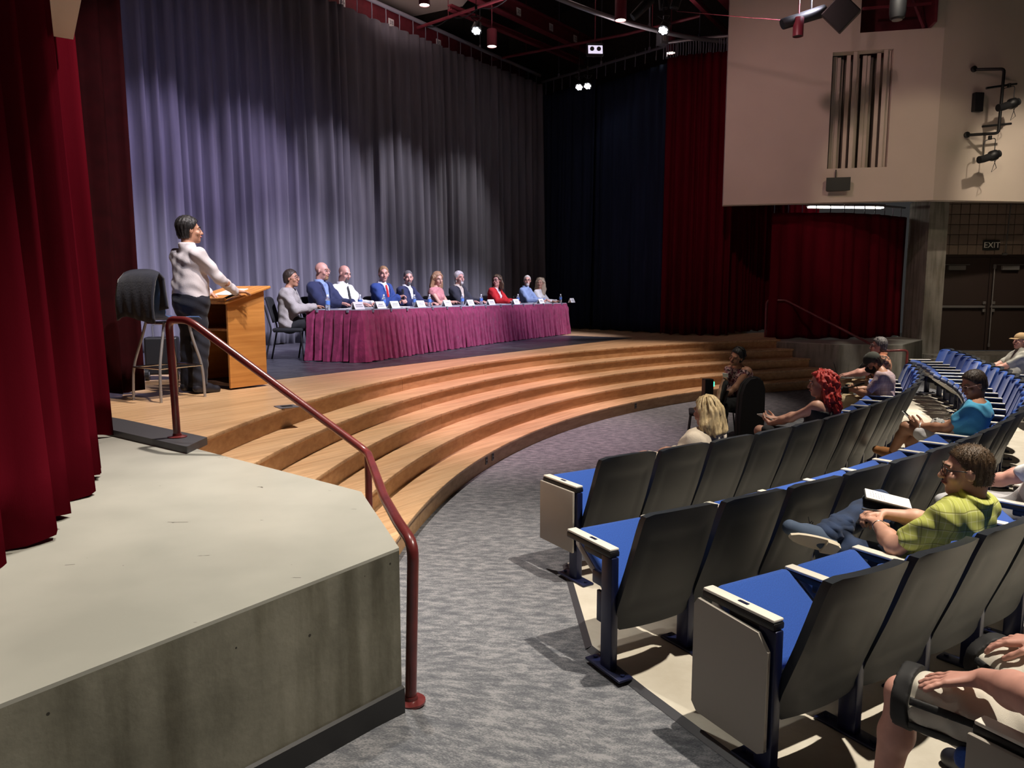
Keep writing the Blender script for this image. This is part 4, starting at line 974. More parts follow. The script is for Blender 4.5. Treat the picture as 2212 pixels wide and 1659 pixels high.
# ------------------------------------------------------------------ people: one continuous body from a distance field, clothes as shells around it
def smin(a, b, k):
    h = np.maximum(k-np.abs(a-b), 0)/k
    return np.minimum(a, b)-h*h*k*.25
class Field:
    def __init__(s): s.p = []
    def cap(s, a, b, ra, rb=None, k=.03): s.p.append(('c', np.array(a, float), np.array(b, float), ra, ra if rb is None else rb, k)); return s
    def ell(s, c, r, M=None, k=.03): s.p.append(('e', np.array(c, float), np.array(r, float), None if M is None else np.array(M, float), k)); return s
    def bounds(s, q):
        if q[0] == 'c':
            r = max(q[3], q[4]); return np.minimum(q[1], q[2])-r, np.maximum(q[1], q[2])+r
        r = q[2].max() if q[3] is not None else q[2]; return q[1]-r, q[1]+r
    def build(s, res, infl=0.0, mod=None, wrinkle=0.0, wf=1.0):
        bs = [s.bounds(q) for q in s.p]; pad = infl+res*3+.012
        lo = np.min([b[0] for b in bs], 0)-pad; hi = np.max([b[1] for b in bs], 0)+pad
        n = np.ceil((hi-lo)/res).astype(int)+1
        D = np.full(n, 1.0, np.float32)
        ax = [lo[i]+res*np.arange(n[i]) for i in range(3)]
        for q, (b0, b1) in zip(s.p, bs):
            k = q[-1]; m = infl+k+res*3
            i0 = np.maximum(0, np.floor((b0-m-lo)/res).astype(int)); i1 = np.minimum(n, np.ceil((b1+m-lo)/res).astype(int)+1)
            X, Y, Z = np.meshgrid(*[ax[i][i0[i]:i1[i]] for i in range(3)], indexing='ij')
            if q[0] == 'c':
                a, ba = q[1], q[2]-q[1]; L2 = float(ba @ ba)+1e-12
                px, py, pz = X-a[0], Y-a[1], Z-a[2]
                h = np.clip((px*ba[0]+py*ba[1]+pz*ba[2])/L2, 0, 1)
                d = np.sqrt((px-h*ba[0])**2+(py-h*ba[1])**2+(pz-h*ba[2])**2)-(q[3]+(q[4]-q[3])*h)
            else:
                px, py, pz = X-q[1][0], Y-q[1][1], Z-q[1][2]
                if q[3] is not None:
                    M = q[3]; px, py, pz = M[0, 0]*px+M[1, 0]*py+M[2, 0]*pz, M[0, 1]*px+M[1, 1]*py+M[2, 1]*pz, M[0, 2]*px+M[1, 2]*py+M[2, 2]*pz
                r = q[2]; k0 = np.sqrt((px/r[0])**2+(py/r[1])**2+(pz/r[2])**2); k1 = np.sqrt((px/r[0]**2)**2+(py/r[1]**2)**2+(pz/r[2]**2)**2)
                d = k0*(k0-1)/np.maximum(k1, 1e-6)
            sl = tuple(slice(i0[i], i1[i]) for i in range(3))
            D[sl] = smin(D[sl], d.astype(np.float32), k)
        D -= infl
        if wrinkle or mod:
            X, Y, Z = np.meshgrid(*ax, indexing='ij', sparse=True)
            if wrinkle:
                D = D+(wrinkle*1.5*(np.sin(31*wf*X+17*wf*Z+3*np.sin(11*Y))*np.sin(23*wf*Y-27*wf*Z+2*np.sin(13*X))+.5*np.sin(60*wf*Z+25*X+2.5*np.sin(19*Y)))).astype(np.float32)
            if mod: D = mod(D, X, Y, Z)
        return snets(D, lo, res)
def snets(D, lo, res):
    """surface nets"""
    S_ = D < 0
    nx, ny, nz = D.shape
    cnt = np.zeros((nx-1, ny-1, nz-1), np.int8)
    offs = [(i, j, k) for i in (0, 1) for j in (0, 1) for k in (0, 1)]
    for (i, j, k) in offs: cnt += S_[i:nx-1+i, j:ny-1+j, k:nz-1+k]
    act = (cnt > 0) & (cnt < 8)
    I = np.argwhere(act)
    if len(I) == 0: return np.zeros((0, 3)), np.zeros((0, 4), int)
    idx = np.full(act.shape, -1, np.int64); idx[act] = np.arange(len(I))
    acc = np.zeros((len(I), 3)); w = np.zeros(len(I))
    for a in range(3):
        o1, o2 = [q for q in range(3) if q != a]
        for u in (0, 1):
            for v in (0, 1):
                c0 = [0, 0, 0]; c0[o1] = u; c0[o2] = v; c1 = list(c0); c1[a] = 1
                d0 = D[I[:, 0]+c0[0], I[:, 1]+c0[1], I[:, 2]+c0[2]]; d1 = D[I[:, 0]+c1[0], I[:, 1]+c1[1], I[:, 2]+c1[2]]
                m = (d0 < 0) != (d1 < 0); t = d0[m]/(d0[m]-d1[m])
                pt = np.zeros((m.sum(), 3)); pt[:, o1] = u; pt[:, o2] = v; pt[:, a] = t
                acc[m] += pt; w[m] += 1
    V = (I+acc/np.maximum(w, 1)[:, None])*res+lo
    F = []
    for a in range(3):
        o1, o2 = (a+1) % 3, (a+2) % 3
        sl0 = [slice(1, -1)]*3; sl1 = [slice(1, -1)]*3; sl0[a] = slice(0, D.shape[a]-1); sl1[a] = slice(1, D.shape[a])
        s0, s1 = S_[tuple(sl0)], S_[tuple(sl1)]; ch = np.argwhere(s0 != s1)
        if not len(ch): continue
        flip = s0[tuple(ch.T)]
        g = ch+1; g[:, a] -= 1
        def cell(du, dv):
            c = g.copy(); c[:, o1] -= du; c[:, o2] -= dv; return idx[c[:, 0], c[:, 1], c[:, 2]]
        q = np.stack([cell(1, 1), cell(0, 1), cell(0, 0), cell(1, 0)], 1)
        q[~flip] = q[~flip][:, ::-1]
        F.append(q)
    F = np.concatenate(F); F = F[(F >= 0).all(1)]
    return V, F
def np_mesh(name, V, F, mname):
    me = bpy.data.meshes.new(name); me.vertices.add(len(V)); me.vertices.foreach_set('co', V.astype(np.float32).ravel())
    me.loops.add(len(F)*4); me.loops.foreach_set('vertex_index', F.astype(np.int32).ravel())
    me.polygons.add(len(F)); me.polygons.foreach_set('loop_start', np.arange(0, len(F)*4, 4, dtype=np.int32))
    me.polygons.foreach_set('use_smooth', np.ones(len(F), bool)); me.update(calc_edges=True); me.validate()
    me.materials.append(MATS[mname]); return me
V3 = lambda *a: np.array(a, float)
def unit(v): return v/(np.linalg.norm(v)+1e-9)
def ik(Sh, Wr, L1, L2, hint):
    d = Wr-Sh; L = np.linalg.norm(d); mx = (L1+L2)*.995
    if L > mx: Wr = Sh+d*mx/L; d = Wr-Sh; L = mx
    a = (L1*L1-L2*L2+L*L)/(2*L); h = math.sqrt(max(0, L1*L1-a*a)); u = d/L
    p = unit(hint-u*(hint @ u)); return Sh+u*a+p*h, Wr
def euler_m(yaw, pitch, roll):
    """head frame: yaw to the person's left (+), pitch down (+), roll to the right (+)"""
    return np.array((Matrix.Rotation(yaw, 3, 'Z') @ Matrix.Rotation(-pitch, 3, 'X') @ Matrix.Rotation(roll, 3, 'Y')))

SKIN = {'fair': (.55, .30, .22, 1), 'pink': (.60, .31, .25, 1), 'tan': (.42, .21, .13, 1), 'olive': (.36, .18, .11, 1), 'brown': (.22, .105, .06, 1)}
for k_, c_ in SKIN.items(): mat('skin_'+k_, c_, .5, noise=.06, nscale=30)
mat('eye_white', (.55, .52, .50, 1), .35); mat('iris', (.03, .02, .015, 1), .2); mat('lips', (.36, .11, .10, 1), .5)
def hair_mat(name, c, rough=.5):
    return mat(name, c, rough, noise=.35, nscale=60, stretch=(1, 1, .15), bump=.5, bscale=140)
hair_mat('hair_black', (.012, .010, .010, 1)); hair_mat('hair_dark', (.035, .022, .015, 1)); hair_mat('hair_brown', (.085, .050, .025, 1)); hair_mat('hair_grey', (.12, .11, .11, 1))
hair_mat('hair_white', (.55, .52, .50, 1)); hair_mat('hair_blond', (.50, .38, .21, 1)); hair_mat('hair_sand', (.30, .17, .09, 1)); hair_mat('hair_red', (.42, .028, .022, 1)); hair_mat('hair_pale', (.55, .44, .32, 1))
mat('glass_frame', (.01, .01, .012, 1), .3); mat('glass_pale', (.5, .3, .25, 1), .3)
def cloth(name, c, **kw): return mat(name, c, .85, sheen=.1, bump=.25, bscale=kw.pop('bs', 180), **kw)
cloth('c_white', (.72, .71, .72, 1)); cloth('c_lilac', (.60, .56, .60, 1)); cloth('c_navy', (.018, .024, .075, 1)); cloth('c_blue', (.022, .055, .23, 1)); cloth('c_charcoal', (.022, .024, .035, 1))
cloth('c_greyjk', (.36, .33, .31, 1), noise=.15, nscale=90); cloth('c_pink', (.50, .20, .20, 1), noise=.3, nscale=50); cloth('c_red', (.55, .012, .018, 1)); cloth('c_pale', (.22, .30, .52, 1)); cloth('c_cream', (.60, .52, .42, 1))
cloth('c_black', (.008, .008, .010, 1)); cloth('c_pants', (.010, .012, .024, 1)); cloth('c_khaki', (.44, .34, .20, 1)); cloth('c_sky', (.085, .42, .68, 1)); cloth('c_greyshirt', (.36, .35, .31, 1)); cloth('c_denim', (.012, .028, .075, 1), noise=.35, nscale=16, bs=400)
cloth('c_greypants', (.42, .42, .44, 1)); cloth('c_shorts', (.66, .62, .53, 1), bs=500); cloth('c_tan', (.45, .26, .12, 1)); cloth('tie_red', (.55, .01, .02, 1)); cloth('tie_black', (.02, .02, .022, 1)); cloth('cap_olive', (.055, .058, .045, 1)); cloth('cap_tan', (.42, .28, .14, 1)); cloth('mask_black', (.01, .01, .01, 1))
mat('shoe_leather', (.36, .16, .06, 1), .45); mat('shoe_dark', (.012, .012, .02, 1), .5); mat('shoe_blue', (.06, .09, .15, 1), .8); mat('sole', (.62, .55, .43, 1), .7); mat('shorts_lining', (.012, .012, .013, 1), .7)
# patterned cloths
def plaid(name, base, dark, light, s1=13.0):
    m, nt, p = mat_nodes(name); tc = nd(nt, 'ShaderNodeTexCoord')
    sep = nd(nt, 'ShaderNodeSeparateXYZ'); nt.links.new(tc.outputs['Object'], sep.inputs[0])
    def band(sock, freq, thr, off):
        a = nd(nt, 'ShaderNodeMath', operation='MULTIPLY_ADD'); a.inputs[1].default_value = freq; a.inputs[2].default_value = off; nt.links.new(sock, a.inputs[0])
        f = nd(nt, 'ShaderNodeMath', operation='FRACT'); nt.links.new(a.outputs[0], f.inputs[0])
        g = nd(nt, 'ShaderNodeMath', operation='LESS_THAN'); g.inputs[1].default_value = thr; nt.links.new(f.outputs[0], g.inputs[0]); return g.outputs[0]
    def over(fac, c, prev, k):
        mx = nd(nt, 'ShaderNodeMix', data_type='RGBA'); mm = nd(nt, 'ShaderNodeMath', operation='MULTIPLY'); mm.inputs[1].default_value = k
        nt.links.new(fac, mm.inputs[0]); nt.links.new(mm.outputs[0], mx.inputs[0]); mx.inputs[7].default_value = c
        if isinstance(prev, tuple): mx.inputs[6].default_value = prev
        else: nt.links.new(prev, mx.inputs[6])
        return mx.outputs[2]
    sx = nd(nt, 'ShaderNodeMath', operation='SUBTRACT'); nt.links.new(sep.outputs['X'], sx.inputs[0]); nt.links.new(sep.outputs['Y'], sx.inputs[1])
    gm = nd(nt, 'ShaderNodeNewGeometry'); sn = nd(nt, 'ShaderNodeSeparateXYZ'); nt.links.new(gm.outputs['Normal'], sn.inputs[0])
    def facew(sock, fac):
        a = nd(nt, 'ShaderNodeMath', operation='ABSOLUTE'); nt.links.new(sock, a.inputs[0]); g = nd(nt, 'ShaderNodeMath', operation='LESS_THAN'); g.inputs[1].default_value = .72; nt.links.new(a.outputs[0], g.inputs[0])
        k = nd(nt, 'ShaderNodeMath', operation='MULTIPLY'); nt.links.new(g.outputs[0], k.inputs[0]); nt.links.new(fac, k.inputs[1]); return k.outputs[0]
    o = base
    o = over(band(sx.outputs[0], s1, .10, .3), light, o, .55); o = over(facew(sn.outputs['Z'], band(sep.outputs['Z'], s1, .10, .3)), light, o, .55)
    o = over(band(sx.outputs[0], s1*.5, .05, .0), dark, o, .8); o = over(facew(sn.outputs['Z'], band(sep.outputs['Z'], s1*.5, .05, .6)), dark, o, .8)
    nt.links.new(o, p.inputs['Base Color']); p.inputs['Roughness'].default_value = .85
plaid('c_plaid_lime', (.50, .53, .12, 1), (.22, .22, .05, 1), (.70, .70, .36, 1), 24); plaid('c_plaid_pink', (.50, .36, .38, 1), (.20, .16, .25, 1), (.66, .60, .62, 1), 22)
def blotch(name, cols, scale):
    m, nt, p = mat_nodes(name); tc = nd(nt, 'ShaderNodeTexCoord'); v = nd(nt, 'ShaderNodeTexVoronoi', Scale=scale); n = nd(nt, 'ShaderNodeTexNoise', Scale=scale*.7, Detail=3.0)
    nt.links.new(tc.outputs['Object'], n.inputs['Vector']); nt.links.new(n.outputs['Color'], v.inputs['Vector'])
    v.inputs['Scale'].default_value = 9
    sep = nd(nt, 'ShaderNodeSeparateColor'); nt.links.new(v.outputs['Color'], sep.inputs[0])
    r = ramp(nt, [(i/len(cols), c) for i, c in enumerate(cols)]); r.color_ramp.interpolation = 'CONSTANT'
    nt.links.new(sep.outputs[0], r.inputs['Fac']); nt.links.new(r.outputs['Color'], p.inputs['Base Color']); p.inputs['Roughness'].default_value = .85
blotch('c_aloha', [(.52, .22, .12, 1), (.40, .15, .08, 1), (.10, .06, .045, 1), (.55, .28, .17, 1), (.48, .18, .10, 1)], 9)
blotch('c_floral', [(.05, .02, .03, 1), (.30, .10, .14, 1), (.55, .38, .38, 1), (.06, .02, .03, 1), (.20, .05, .08, 1)], 16)
blotch('c_bw', [(.6, .6, .58, 1), (.03, .03, .03, 1), (.6, .6, .58, 1), (.05, .05, .05, 1)], 24)

HEADZ = .0
def person(label, loc, face, s=1.0, pose='sit', res=.011, skin='fair', female=False, fat=1.0, hip=None, chest=None, neck=None, head=None, hd=(0, 0, 0), headdir=None,
           hands=None, hints=None, knees=None, ankles=None, toes=None, top=None, sleeve=1.0, over=None, vneck=None, tie=None, bottom=None, leg=1.0, shoes='shoe_dark', sole_=None,
           hair=None, hairmat='hair_dark', beard=None, glasses=None, hat=None, mask=False, curl=.5, extras=None, group=None, collar=True, hidden_low=False, fingers=None, palms=None, strap=None, flare=0.0, strand=None, tuck=False, neckcut=0.0, handscale=1.0, arm=1.0, splay=1.0, tufts=0):
    """local frame: x to the person's right, y forward, z up; lengths in metres before scaling by s"""
    F2 = Vector(face).normalized(); rz = yaw_of(F2.x, F2.y)
    root = thing('person', label, 'person', loc, rz, group)
    if pose == 'sit':
        hip = V3(0, 0, .54) if hip is None else V3(*hip); chest = V3(0, -.05, .86) if chest is None else V3(*chest); neck = V3(0, -.045, 1.085) if neck is None else V3(*neck)
        head = V3(0, .0, 1.245) if head is None else V3(*head)
        knees = knees or [(-.11, .46, .53), (.11, .46, .53)]; ankles = ankles or [(-.12, .44, .10), (.12, .44, .10)]; toes = toes or [(-.13, .60, .035), (.13, .60, .035)]
    else:
        hip = V3(0, 0, .93) if hip is None else V3(*hip); chest = V3(0, 0, 1.24) if chest is None else V3(*chest); neck = V3(0, -.01, 1.47) if neck is None else V3(*neck); head = V3(0, .03, 1.63) if head is None else V3(*head)
        knees = knees or [(-.10, .02, .50), (.10, .02, .50)]; ankles = ankles or [(-.11, -.02, .09), (.11, -.02, .09)]; toes = toes or [(-.13, .15, .03), (.13, .15, .03)]
    knees = [V3(*k) for k in knees]; ankles = [V3(*k) for k in ankles]; toes = [V3(*k) for k in toes]
    shw = .162 if female else .188
    up = unit(neck-hip); side = V3(1, 0, 0) if strap is None else unit(V3(*strap))
    shc = chest+(neck-chest)*.66
    sh = [shc-side*shw, shc+side*shw]
    hips = [hip-V3(.085, 0, .0), hip+V3(.085, 0, .0)]
    hands = hands or [(-.16, .36, .66), (.16, .36, .66)]; hints = hints or [(-.6, -.5, -1), (.6, -.5, -1)]
    el, wr = [], []
    for i in (0, 1):
        e, w = ik(sh[i], V3(*hands[i]), .29, .25, V3(*hints[i])); el.append(e); wr.append(w)
    R = euler_m(*hd)
    if headdir is not None:
        d = Vector((headdir[0], headdir[1])); lx = d.dot(Vector((F2.y, -F2.x))); ly = d.dot(F2); R = euler_m(math.atan2(-lx, ly), hd[1], hd[2])
    H = lambda x, y, z: head+R @ (V3(x, y, z)*1.05)
    MS = s
    def finish(me):
        me.transform(Matrix.Scale(MS, 4)); return me
    f = fat
    # --- body field
    B = Field()
    def torso(T, g=1.0):
        T.ell(hip+V3(0, .0, .0), V3(.165*f, .125*f, .12)*g, None, .06)
        mid = hip*.5+chest*.5
        for sx in (-1, 1):
            T.cap(hip+side*(.075*f*sx)+up*.02, mid+side*(.055*f*sx), .105*f*g, (.098 if female else .108)*f*g, .07)
            T.cap(mid+side*(.055*f*sx), chest+side*.070*sx+up*.05, (.098 if female else .108)*f*g, .108*g, .07)
        if f > 1.08: T.ell(mid+V3(0, .05, -.02), V3(.13*f, .11*f, .13), None, .06)
        if female:
            for sx in (-1, 1): T.ell(chest+side*.07*sx+V3(0, .085, .03), V3(.06, .055, .06)*g, None, .04)
        T.cap(sh[0]*.92+sh[1]*.08-up*.005, sh[1]*.92+sh[0]*.08-up*.005, .066*g, .066*g, .07)
        T.cap(shc+side*.07, neck-up*.01+side*.02, .05, .045, .05); T.cap(shc-side*.07, neck-up*.01-side*.02, .05, .045, .05)
        return T
    af = .9 if female else 1.0
    af *= (1+(f-1)*.5)*arm
    torso(B)
    hc = H(0, -.035, -.07)
    B.cap(neck-up*.03, hc, .056*af, .053*af, .03)
    # head
    B.ell(H(0, -.018, .035), (.076, .096, .090), R, .02); B.ell(H(0, .022, -.05), (.055, .068, .066), R, .03)
    B.ell(H(0, .066, -.092), (.024, .022, .020), R, .025); B.cap(H(-.030, .074, .032), H(.030, .074, .032), .013, .013, .018)
    B.cap(H(0, .083, .022), H(0, .106, -.020), .009, .0135, .012); B.cap(H(-.012, .095, -.024), H(.012, .095, -.024), .008, .008, .008)
    for sx in (-1, 1):
        B.ell(H(.040*sx, .060, -.022), (.026, .024, .024), R, .02)
        B.ell(H(.078*sx, -.004, -.004), (.009, .022, .032), R @ euler_m(0, .15, 0), .008)
    B.ell(H(0, .084, -.052), (.024, .012, .013), R, .012)
    for sx in (-1, 1):
        B.ell(H(.032*sx, .0735, .0235), (.019, .0125, .0085), R, .008); B.ell(H(.032*sx, .0715, .002), (.018, .011, .007), R, .008)
    # limbs
    for i in (0, 1):
        B.cap(sh[i], el[i], .050*af, .041*af, .04); B.cap(el[i], el[i]*.6+wr[i]*.4, .041*af, .042*af, .03); B.cap(el[i]*.6+wr[i]*.4, wr[i], .042*af, .027*af, .03)
        B.cap(hips[i], knees[i], .086*(.5+.5*f), .056, .05); B.cap(knees[i], knees[i]*.65+ankles[i]*.35+unit(V3(0, -1, 0))*.008, .056, .056, .03); B.cap(knees[i]*.65+ankles[i]*.35, ankles[i], .056, .036, .03)
        B.cap(ankles[i]+V3(0, -.02, -.03), toes[i], .036, .028, .03)
    # hands: palm, four fingers, thumb
    for i in (0, 1):
        sg = -1 if i == 0 else 1                       # left hand at x<0
        fd = unit(wr[i]-el[i])
        pn = None
        if fingers and fingers[i] is not None: fd = unit(V3(*fingers[i]))
        pn = V3(*palms[i]) if palms and palms[i] is not None else V3(0, 0, -1)
        pn = unit(pn-fd*(pn @ fd)); lat = -np.cross(fd, pn)*sg   # towards the little finger on both hands
        hs = (.95 if female else 1.06)*handscale; rs_ = (1 if handscale <= 1 else 1.12)
        c = curl[i] if isinstance(curl, (tuple, list)) else curl
        rr = (max(.0088, res*.78) if res > .008 else .0092)*rs_
        kn = [wr[i]+fd*.088*hs+lat*x*hs for x in (-.030, -.010, .010, .029)]
        if splay > 1: kn = [wr[i]+fd*.088*hs+lat*x*hs for x in (-.037, -.012, .013, .036)]
        for kq in kn: B.cap(wr[i]+fd*.012, kq, .018*rs_, .0125*rs_, .014)
        for q, (kq, ln) in enumerate(zip(kn, (.072, .080, .074, .058))):
            p = kq; ang = 0; dirf = unit(fd+lat*(-.09+.07*q)*splay)
            for seg in (.45, .31, .24):
                ang += c*(.75 if seg == .45 else .9); d2_ = dirf*math.cos(ang)+pn*math.sin(ang); p2_ = p+d2_*ln*seg*hs
                B.cap(p, p2_, rr, rr*.92, .006); p = p2_
        t0 = wr[i]+fd*.025-lat*.022; t1 = t0+unit(fd*.55-lat*.75+pn*.35)*.045*hs; t2 = t1+unit(fd*.85-lat*.25+pn*(.3+c*.4))*.034*hs; t3 = t2+unit(fd*.9+pn*(.3+c*.5))*.026*hs
        B.cap(t0, t1, .015, .012, .012); B.cap(t1, t2, rr*1.15, rr*1.1, .006); B.cap(t2, t3, rr*1.1, rr, .006)
    Vb, Fb = B.build(res)
    body = link('body', finish(np_mesh('body', Vb, Fb, 'skin_'+skin)), root)
    def shell(name, Fd, mname, infl, mod=None, wr_=.003, parent=root, rs=None, wf=1.0):
        v, q = Fd.build(rs or res, infl, mod, wr_, wf)
        if len(q) == 0: return None
        return link(name, finish(np_mesh(name, v, q, mname)), parent)
    # --- clothes
    def top_field(frac):
        T = torso(Field())
        for i in (0, 1):
            if frac > 0: T.cap(sh[i], sh[i]+(el[i]-sh[i])*min(1, frac*2), .052*af, (.052-.011*min(1, frac*2))*af, .04)
            if frac > .5:
                e2 = el[i]+(wr[i]-el[i])*((frac-.5)*2*.97); T.cap(el[i], e2, .043*af, .034*af, .03)
        return T
    nkpl = lambda D, X, Y, Z, hgt: np.maximum(D, ((X-neck[0])*up[0]+(Y-neck[1])*up[1]+(Z-neck[2])*up[2]-hgt).astype(np.float32))
    if top:
        T = top_field(sleeve)
        if collar: T.cap(neck-up*.03, neck+up*.042+V3(0, -.006, 0), .074*af, .063*af, .010)
        low = hip[2]-.10 if not tuck else hip[2]+.03
        shell('shirt', T, top, .012 if over is None else .010, lambda D, X, Y, Z: nkpl(np.maximum(D, (low-Z).astype(np.float32)), X, Y, Z, .046 if collar else neckcut), .0035)
    if over:
        T = top_field(1.0); low = hip[2]-.14
        def mod(D, X, Y, Z):
            D = np.maximum(D, (low-Z).astype(np.float32)); D = nkpl(D, X, Y, Z, .012)
            yy = (Y-chest[1]); t = np.clip((Z-(chest[2]-.22))/(neck[2]-chest[2]+.22), -.2, 1.2); wv = (vneck or .085)*t+.004
            inside = np.minimum(np.minimum(wv-np.abs(X-(chest[0]+(neck[0]-chest[0])*np.clip(t, 0, 1))), yy+.0), (Z-(chest[2]-.2))*.5)
            return np.maximum(D, inside.astype(np.float32))
        jk_ = shell('jacket', T, over, .026, mod, .004)
        def lap(D, X, Y, Z):
            t = np.clip((Z-(chest[2]-.22))/(neck[2]-chest[2]+.22), -.2, 1.2); wv = (vneck or .085)*t+.004; ax_ = np.abs(X-(chest[0]+(neck[0]-chest[0])*np.clip(t, 0, 1)))
            D = np.maximum(np.abs(D)-.006, np.maximum(wv-ax_, ax_-wv-.006-.040*np.clip(t, 0, .8)).astype(np.float32)); D = np.maximum(D, (chest[1]-Y).astype(np.float32))
            return np.maximum(D, np.maximum(chest[2]-.2-Z, Z-neck[2]+.0).astype(np.float32))
        shell('lapel', torso(Field()), over, .030, lap, 0, jk_ or root, min(res, .009))
    if tie:
        T = torso(Field())
        def modt(D, X, Y, Z):
            t = np.clip((Z-(hip[2]+.1))/(neck[2]-hip[2]-.1), 0, 1); xc = hip[0]+(neck[0]-hip[0])*t
            w_ = .036-.016*t
            D = np.maximum(np.abs(D)-.006, np.abs(X-xc).astype(np.float32)-w_); D = np.maximum(D, (chest[1]+.02-Y).astype(np.float32)); D = np.maximum(D, (hip[2]+.06-Z).astype(np.float32))
            return np.maximum(D, (Z-neck[2]+.015).astype(np.float32))
        shell('tie', T, tie, .022, modt, 0, root, min(res, .008))
    if bottom:
        T = Field(); T.ell(hip, V3(.165*f, .125*f, .12), None, .06); [T.cap(hip+V3(.06*q, 0, 0), hip+up*.10+V3(.062*q, 0, 0), .118*f, .112*f, .05) for q in (-1, 1)]
        for i in (0, 1):
            lf = min(1.0, leg*2); kk = hips[i]+(knees[i]-hips[i])*lf
            T.cap(hips[i], kk, .088*(.5+.5*f), .088-.028*lf+flare, .05)
            if leg > .5: T.cap(knees[i]+V3(0, -.006, 0), knees[i]+(ankles[i]-knees[i])*(leg-.5)*2*.97, .064, .064-.014*(leg-.5)*2+flare*.3, .035)
        shell('trousers' if leg > .7 else 'shorts', T, bottom, .017, None, .003)
    shoe_objs = []
    for i in (0, 1):
        if shoes:
            T = Field(); a = ankles[i]; tt = toes[i]; d = unit(tt-a)
            T.cap(a+V3(0, -.03, -.035), tt, .040, .034, .03); T.cap(a+V3(0, 0, -.0), a+(tt-a)*.5, .040, .036, .03)
            so = shell('shoe', T, shoes, .008, None, 0); shoe_objs.append(so)
    # --- head parts
    for sx in (-1, 1):
        mb = MB(); c = H(.031*sx, .0715, .013)
        mb.lathe([(.001, -.012), (.008, -.009), (.0115, -.002), (.0115, .002), (.008, .009), (.001, .012)], c, 10)
        mb.cur = 1; fd_ = R @ V3(0, 1, 0); q = Vector(fd_).to_track_quat('Z', 'Y').to_matrix(); mb.lathe([(.0066, .0), (.0050, .0030)], Vector(c)+Vector(fd_)*.0100, 10, q)
        link('eye', finish(mb.mesh('eye', ['eye_white', 'iris'], True)), root)
        mb = MB(); mb.tube([H(.014*sx, .089, .034), H(.032*sx, .088, .041), H(.05*sx, .072, .036)], .0045, 6); link('eyebrow', finish(mb.mesh('eyebrow', hairmat if hairmat not in ('hair_white', 'hair_red') else 'hair_grey', True)), root)
    mb = MB(); mb.tube([H(-.024, .083, -.052), H(-.010, .097, -.050), H(.010, .097, -.050), H(.024, .083, -.052)], .0055, 6); link('lips', finish(mb.mesh('lips', 'lips', True)), root)
    P0 = H(0, .058, .083); nrm = R @ unit(V3(0, .80, -.60)); upv = R @ V3(0, 0, 1); fwd = R @ V3(0, 1, 0); rgt = R @ V3(1, 0, 0)
    def hmod(zlow=-.075, noise=.0025, side_y=.02, freq=1.0, wild=.5):
        def m_(D, X, Y, Z):
            hx, hy, hz = X-head[0], Y-head[1], Z-head[2]
            lz = hx*upv[0]+hy*upv[1]+hz*upv[2]; ly = hx*fwd[0]+hy*fwd[1]+hz*fwd[2]
            cut = np.minimum((X-P0[0])*nrm[0]+(Y-P0[1])*nrm[1]+(Z-P0[2])*nrm[2]+0*lz, ly-np.clip(side_y+(lz-.030)*1.1, -.022 if side_y < .025 else -.005, side_y+.01))
            lx = hx*rgt[0]+hy*rgt[1]+hz*rgt[2]
            th = np.arctan2(lx, -ly-.01); D = D+(noise*(np.sin(th*22*freq+2.5*np.sin(lz*22+th*2))+.6*np.sin(th*41*freq+lz*9)+wild*np.sin(lx*110+3*np.sin(lz*40))*np.sin(lz*95+ly*60))).astype(np.float32)
            D = np.maximum(D, cut.astype(np.float32)); return np.maximum(D, (zlow-lz).astype(np.float32))
        return m_
    hr = min(res, .009)
    if hair:
        T = Field().ell(H(0, -.020, .036), (.076, .098, .092), R, .02)
        if hair == 'short': T.ell(H(0, -.045, -.03), (.062, .062, .06), R, .03); shell('hair', T, hairmat, .013, hmod(-.070), 0, root, hr)
        elif hair == 'buzz': T.ell(H(0, -.045, -.03), (.062, .060, .06), R, .03); shell('hair', T, hairmat, .007, hmod(-.062, .002), 0, root, hr)
        elif hair == 'thick': T.ell(H(0, -.03, .06), (.074, .09, .08), R, .03); T.ell(H(0, -.045, -.03), (.066, .064, .06), R, .03); shell('hair', T, hairmat, .013, hmod(-.075, .004, .024), 0, root, hr)
        elif hair == 'fringe':
            T.ell(H(0, -.05, -.03), (.064, .058, .05), R, .03)
            shell('hair', T, hairmat, .008, lambda D, X, Y, Z: np.maximum(hmod(-.065, .002)(D, X, Y, Z), ((X-head[0])*upv[0]+(Y-head[1])*upv[1]+(Z-head[2])*upv[2]-.045).astype(np.float32)), 0, root, hr)
        elif hair in ('bob', 'long', 'wild', 'pony'):
            if hair == 'bob': ln, wd = -.155, .030
            elif hair == 'long': ln, wd = -.255, .036
            elif hair == 'wild': ln, wd = -.235, .058
            else: ln, wd = -.06, .012
            if hair == 'pony':
                T.ell(H(0, -.04, -.03), (.066, .066, .06), R, .03); T.ell(H(0, -.115, .0), (.035, .035, .035), R, .03)
                pb = V3(*(strand or (.08, -.10, -.27))); T.cap(H(0, -.12, -.01), H(pb[0]*.6, -.13, -.12), .030, .026, .03); T.cap(H(pb[0]*.6, -.13, -.12), H(*pb), .026, .012, .02)
                shell('hair', T, hairmat, .012, hmod(-.40, .003, .03), 0, root, hr)
            else:
                for sx in (-1, 1):
                    T.cap(H(.070*sx, -.02, .03), H((.078+.010)*sx, -.035, ln*.55), wd, wd*1.05, .03); T.cap(H(.088*sx, -.035, ln*.55), H(.082*sx, -.03, ln), wd*1.05, wd*.75, .03)
                    T.cap(H(.04*sx, -.085, .0), H(.05*sx, -.10, ln), wd*1.1, wd*.95, .04)
                    if hair == 'wild': T.ell(H(.05*sx, -.05, .02), (.075, .09, .085), R, .05)
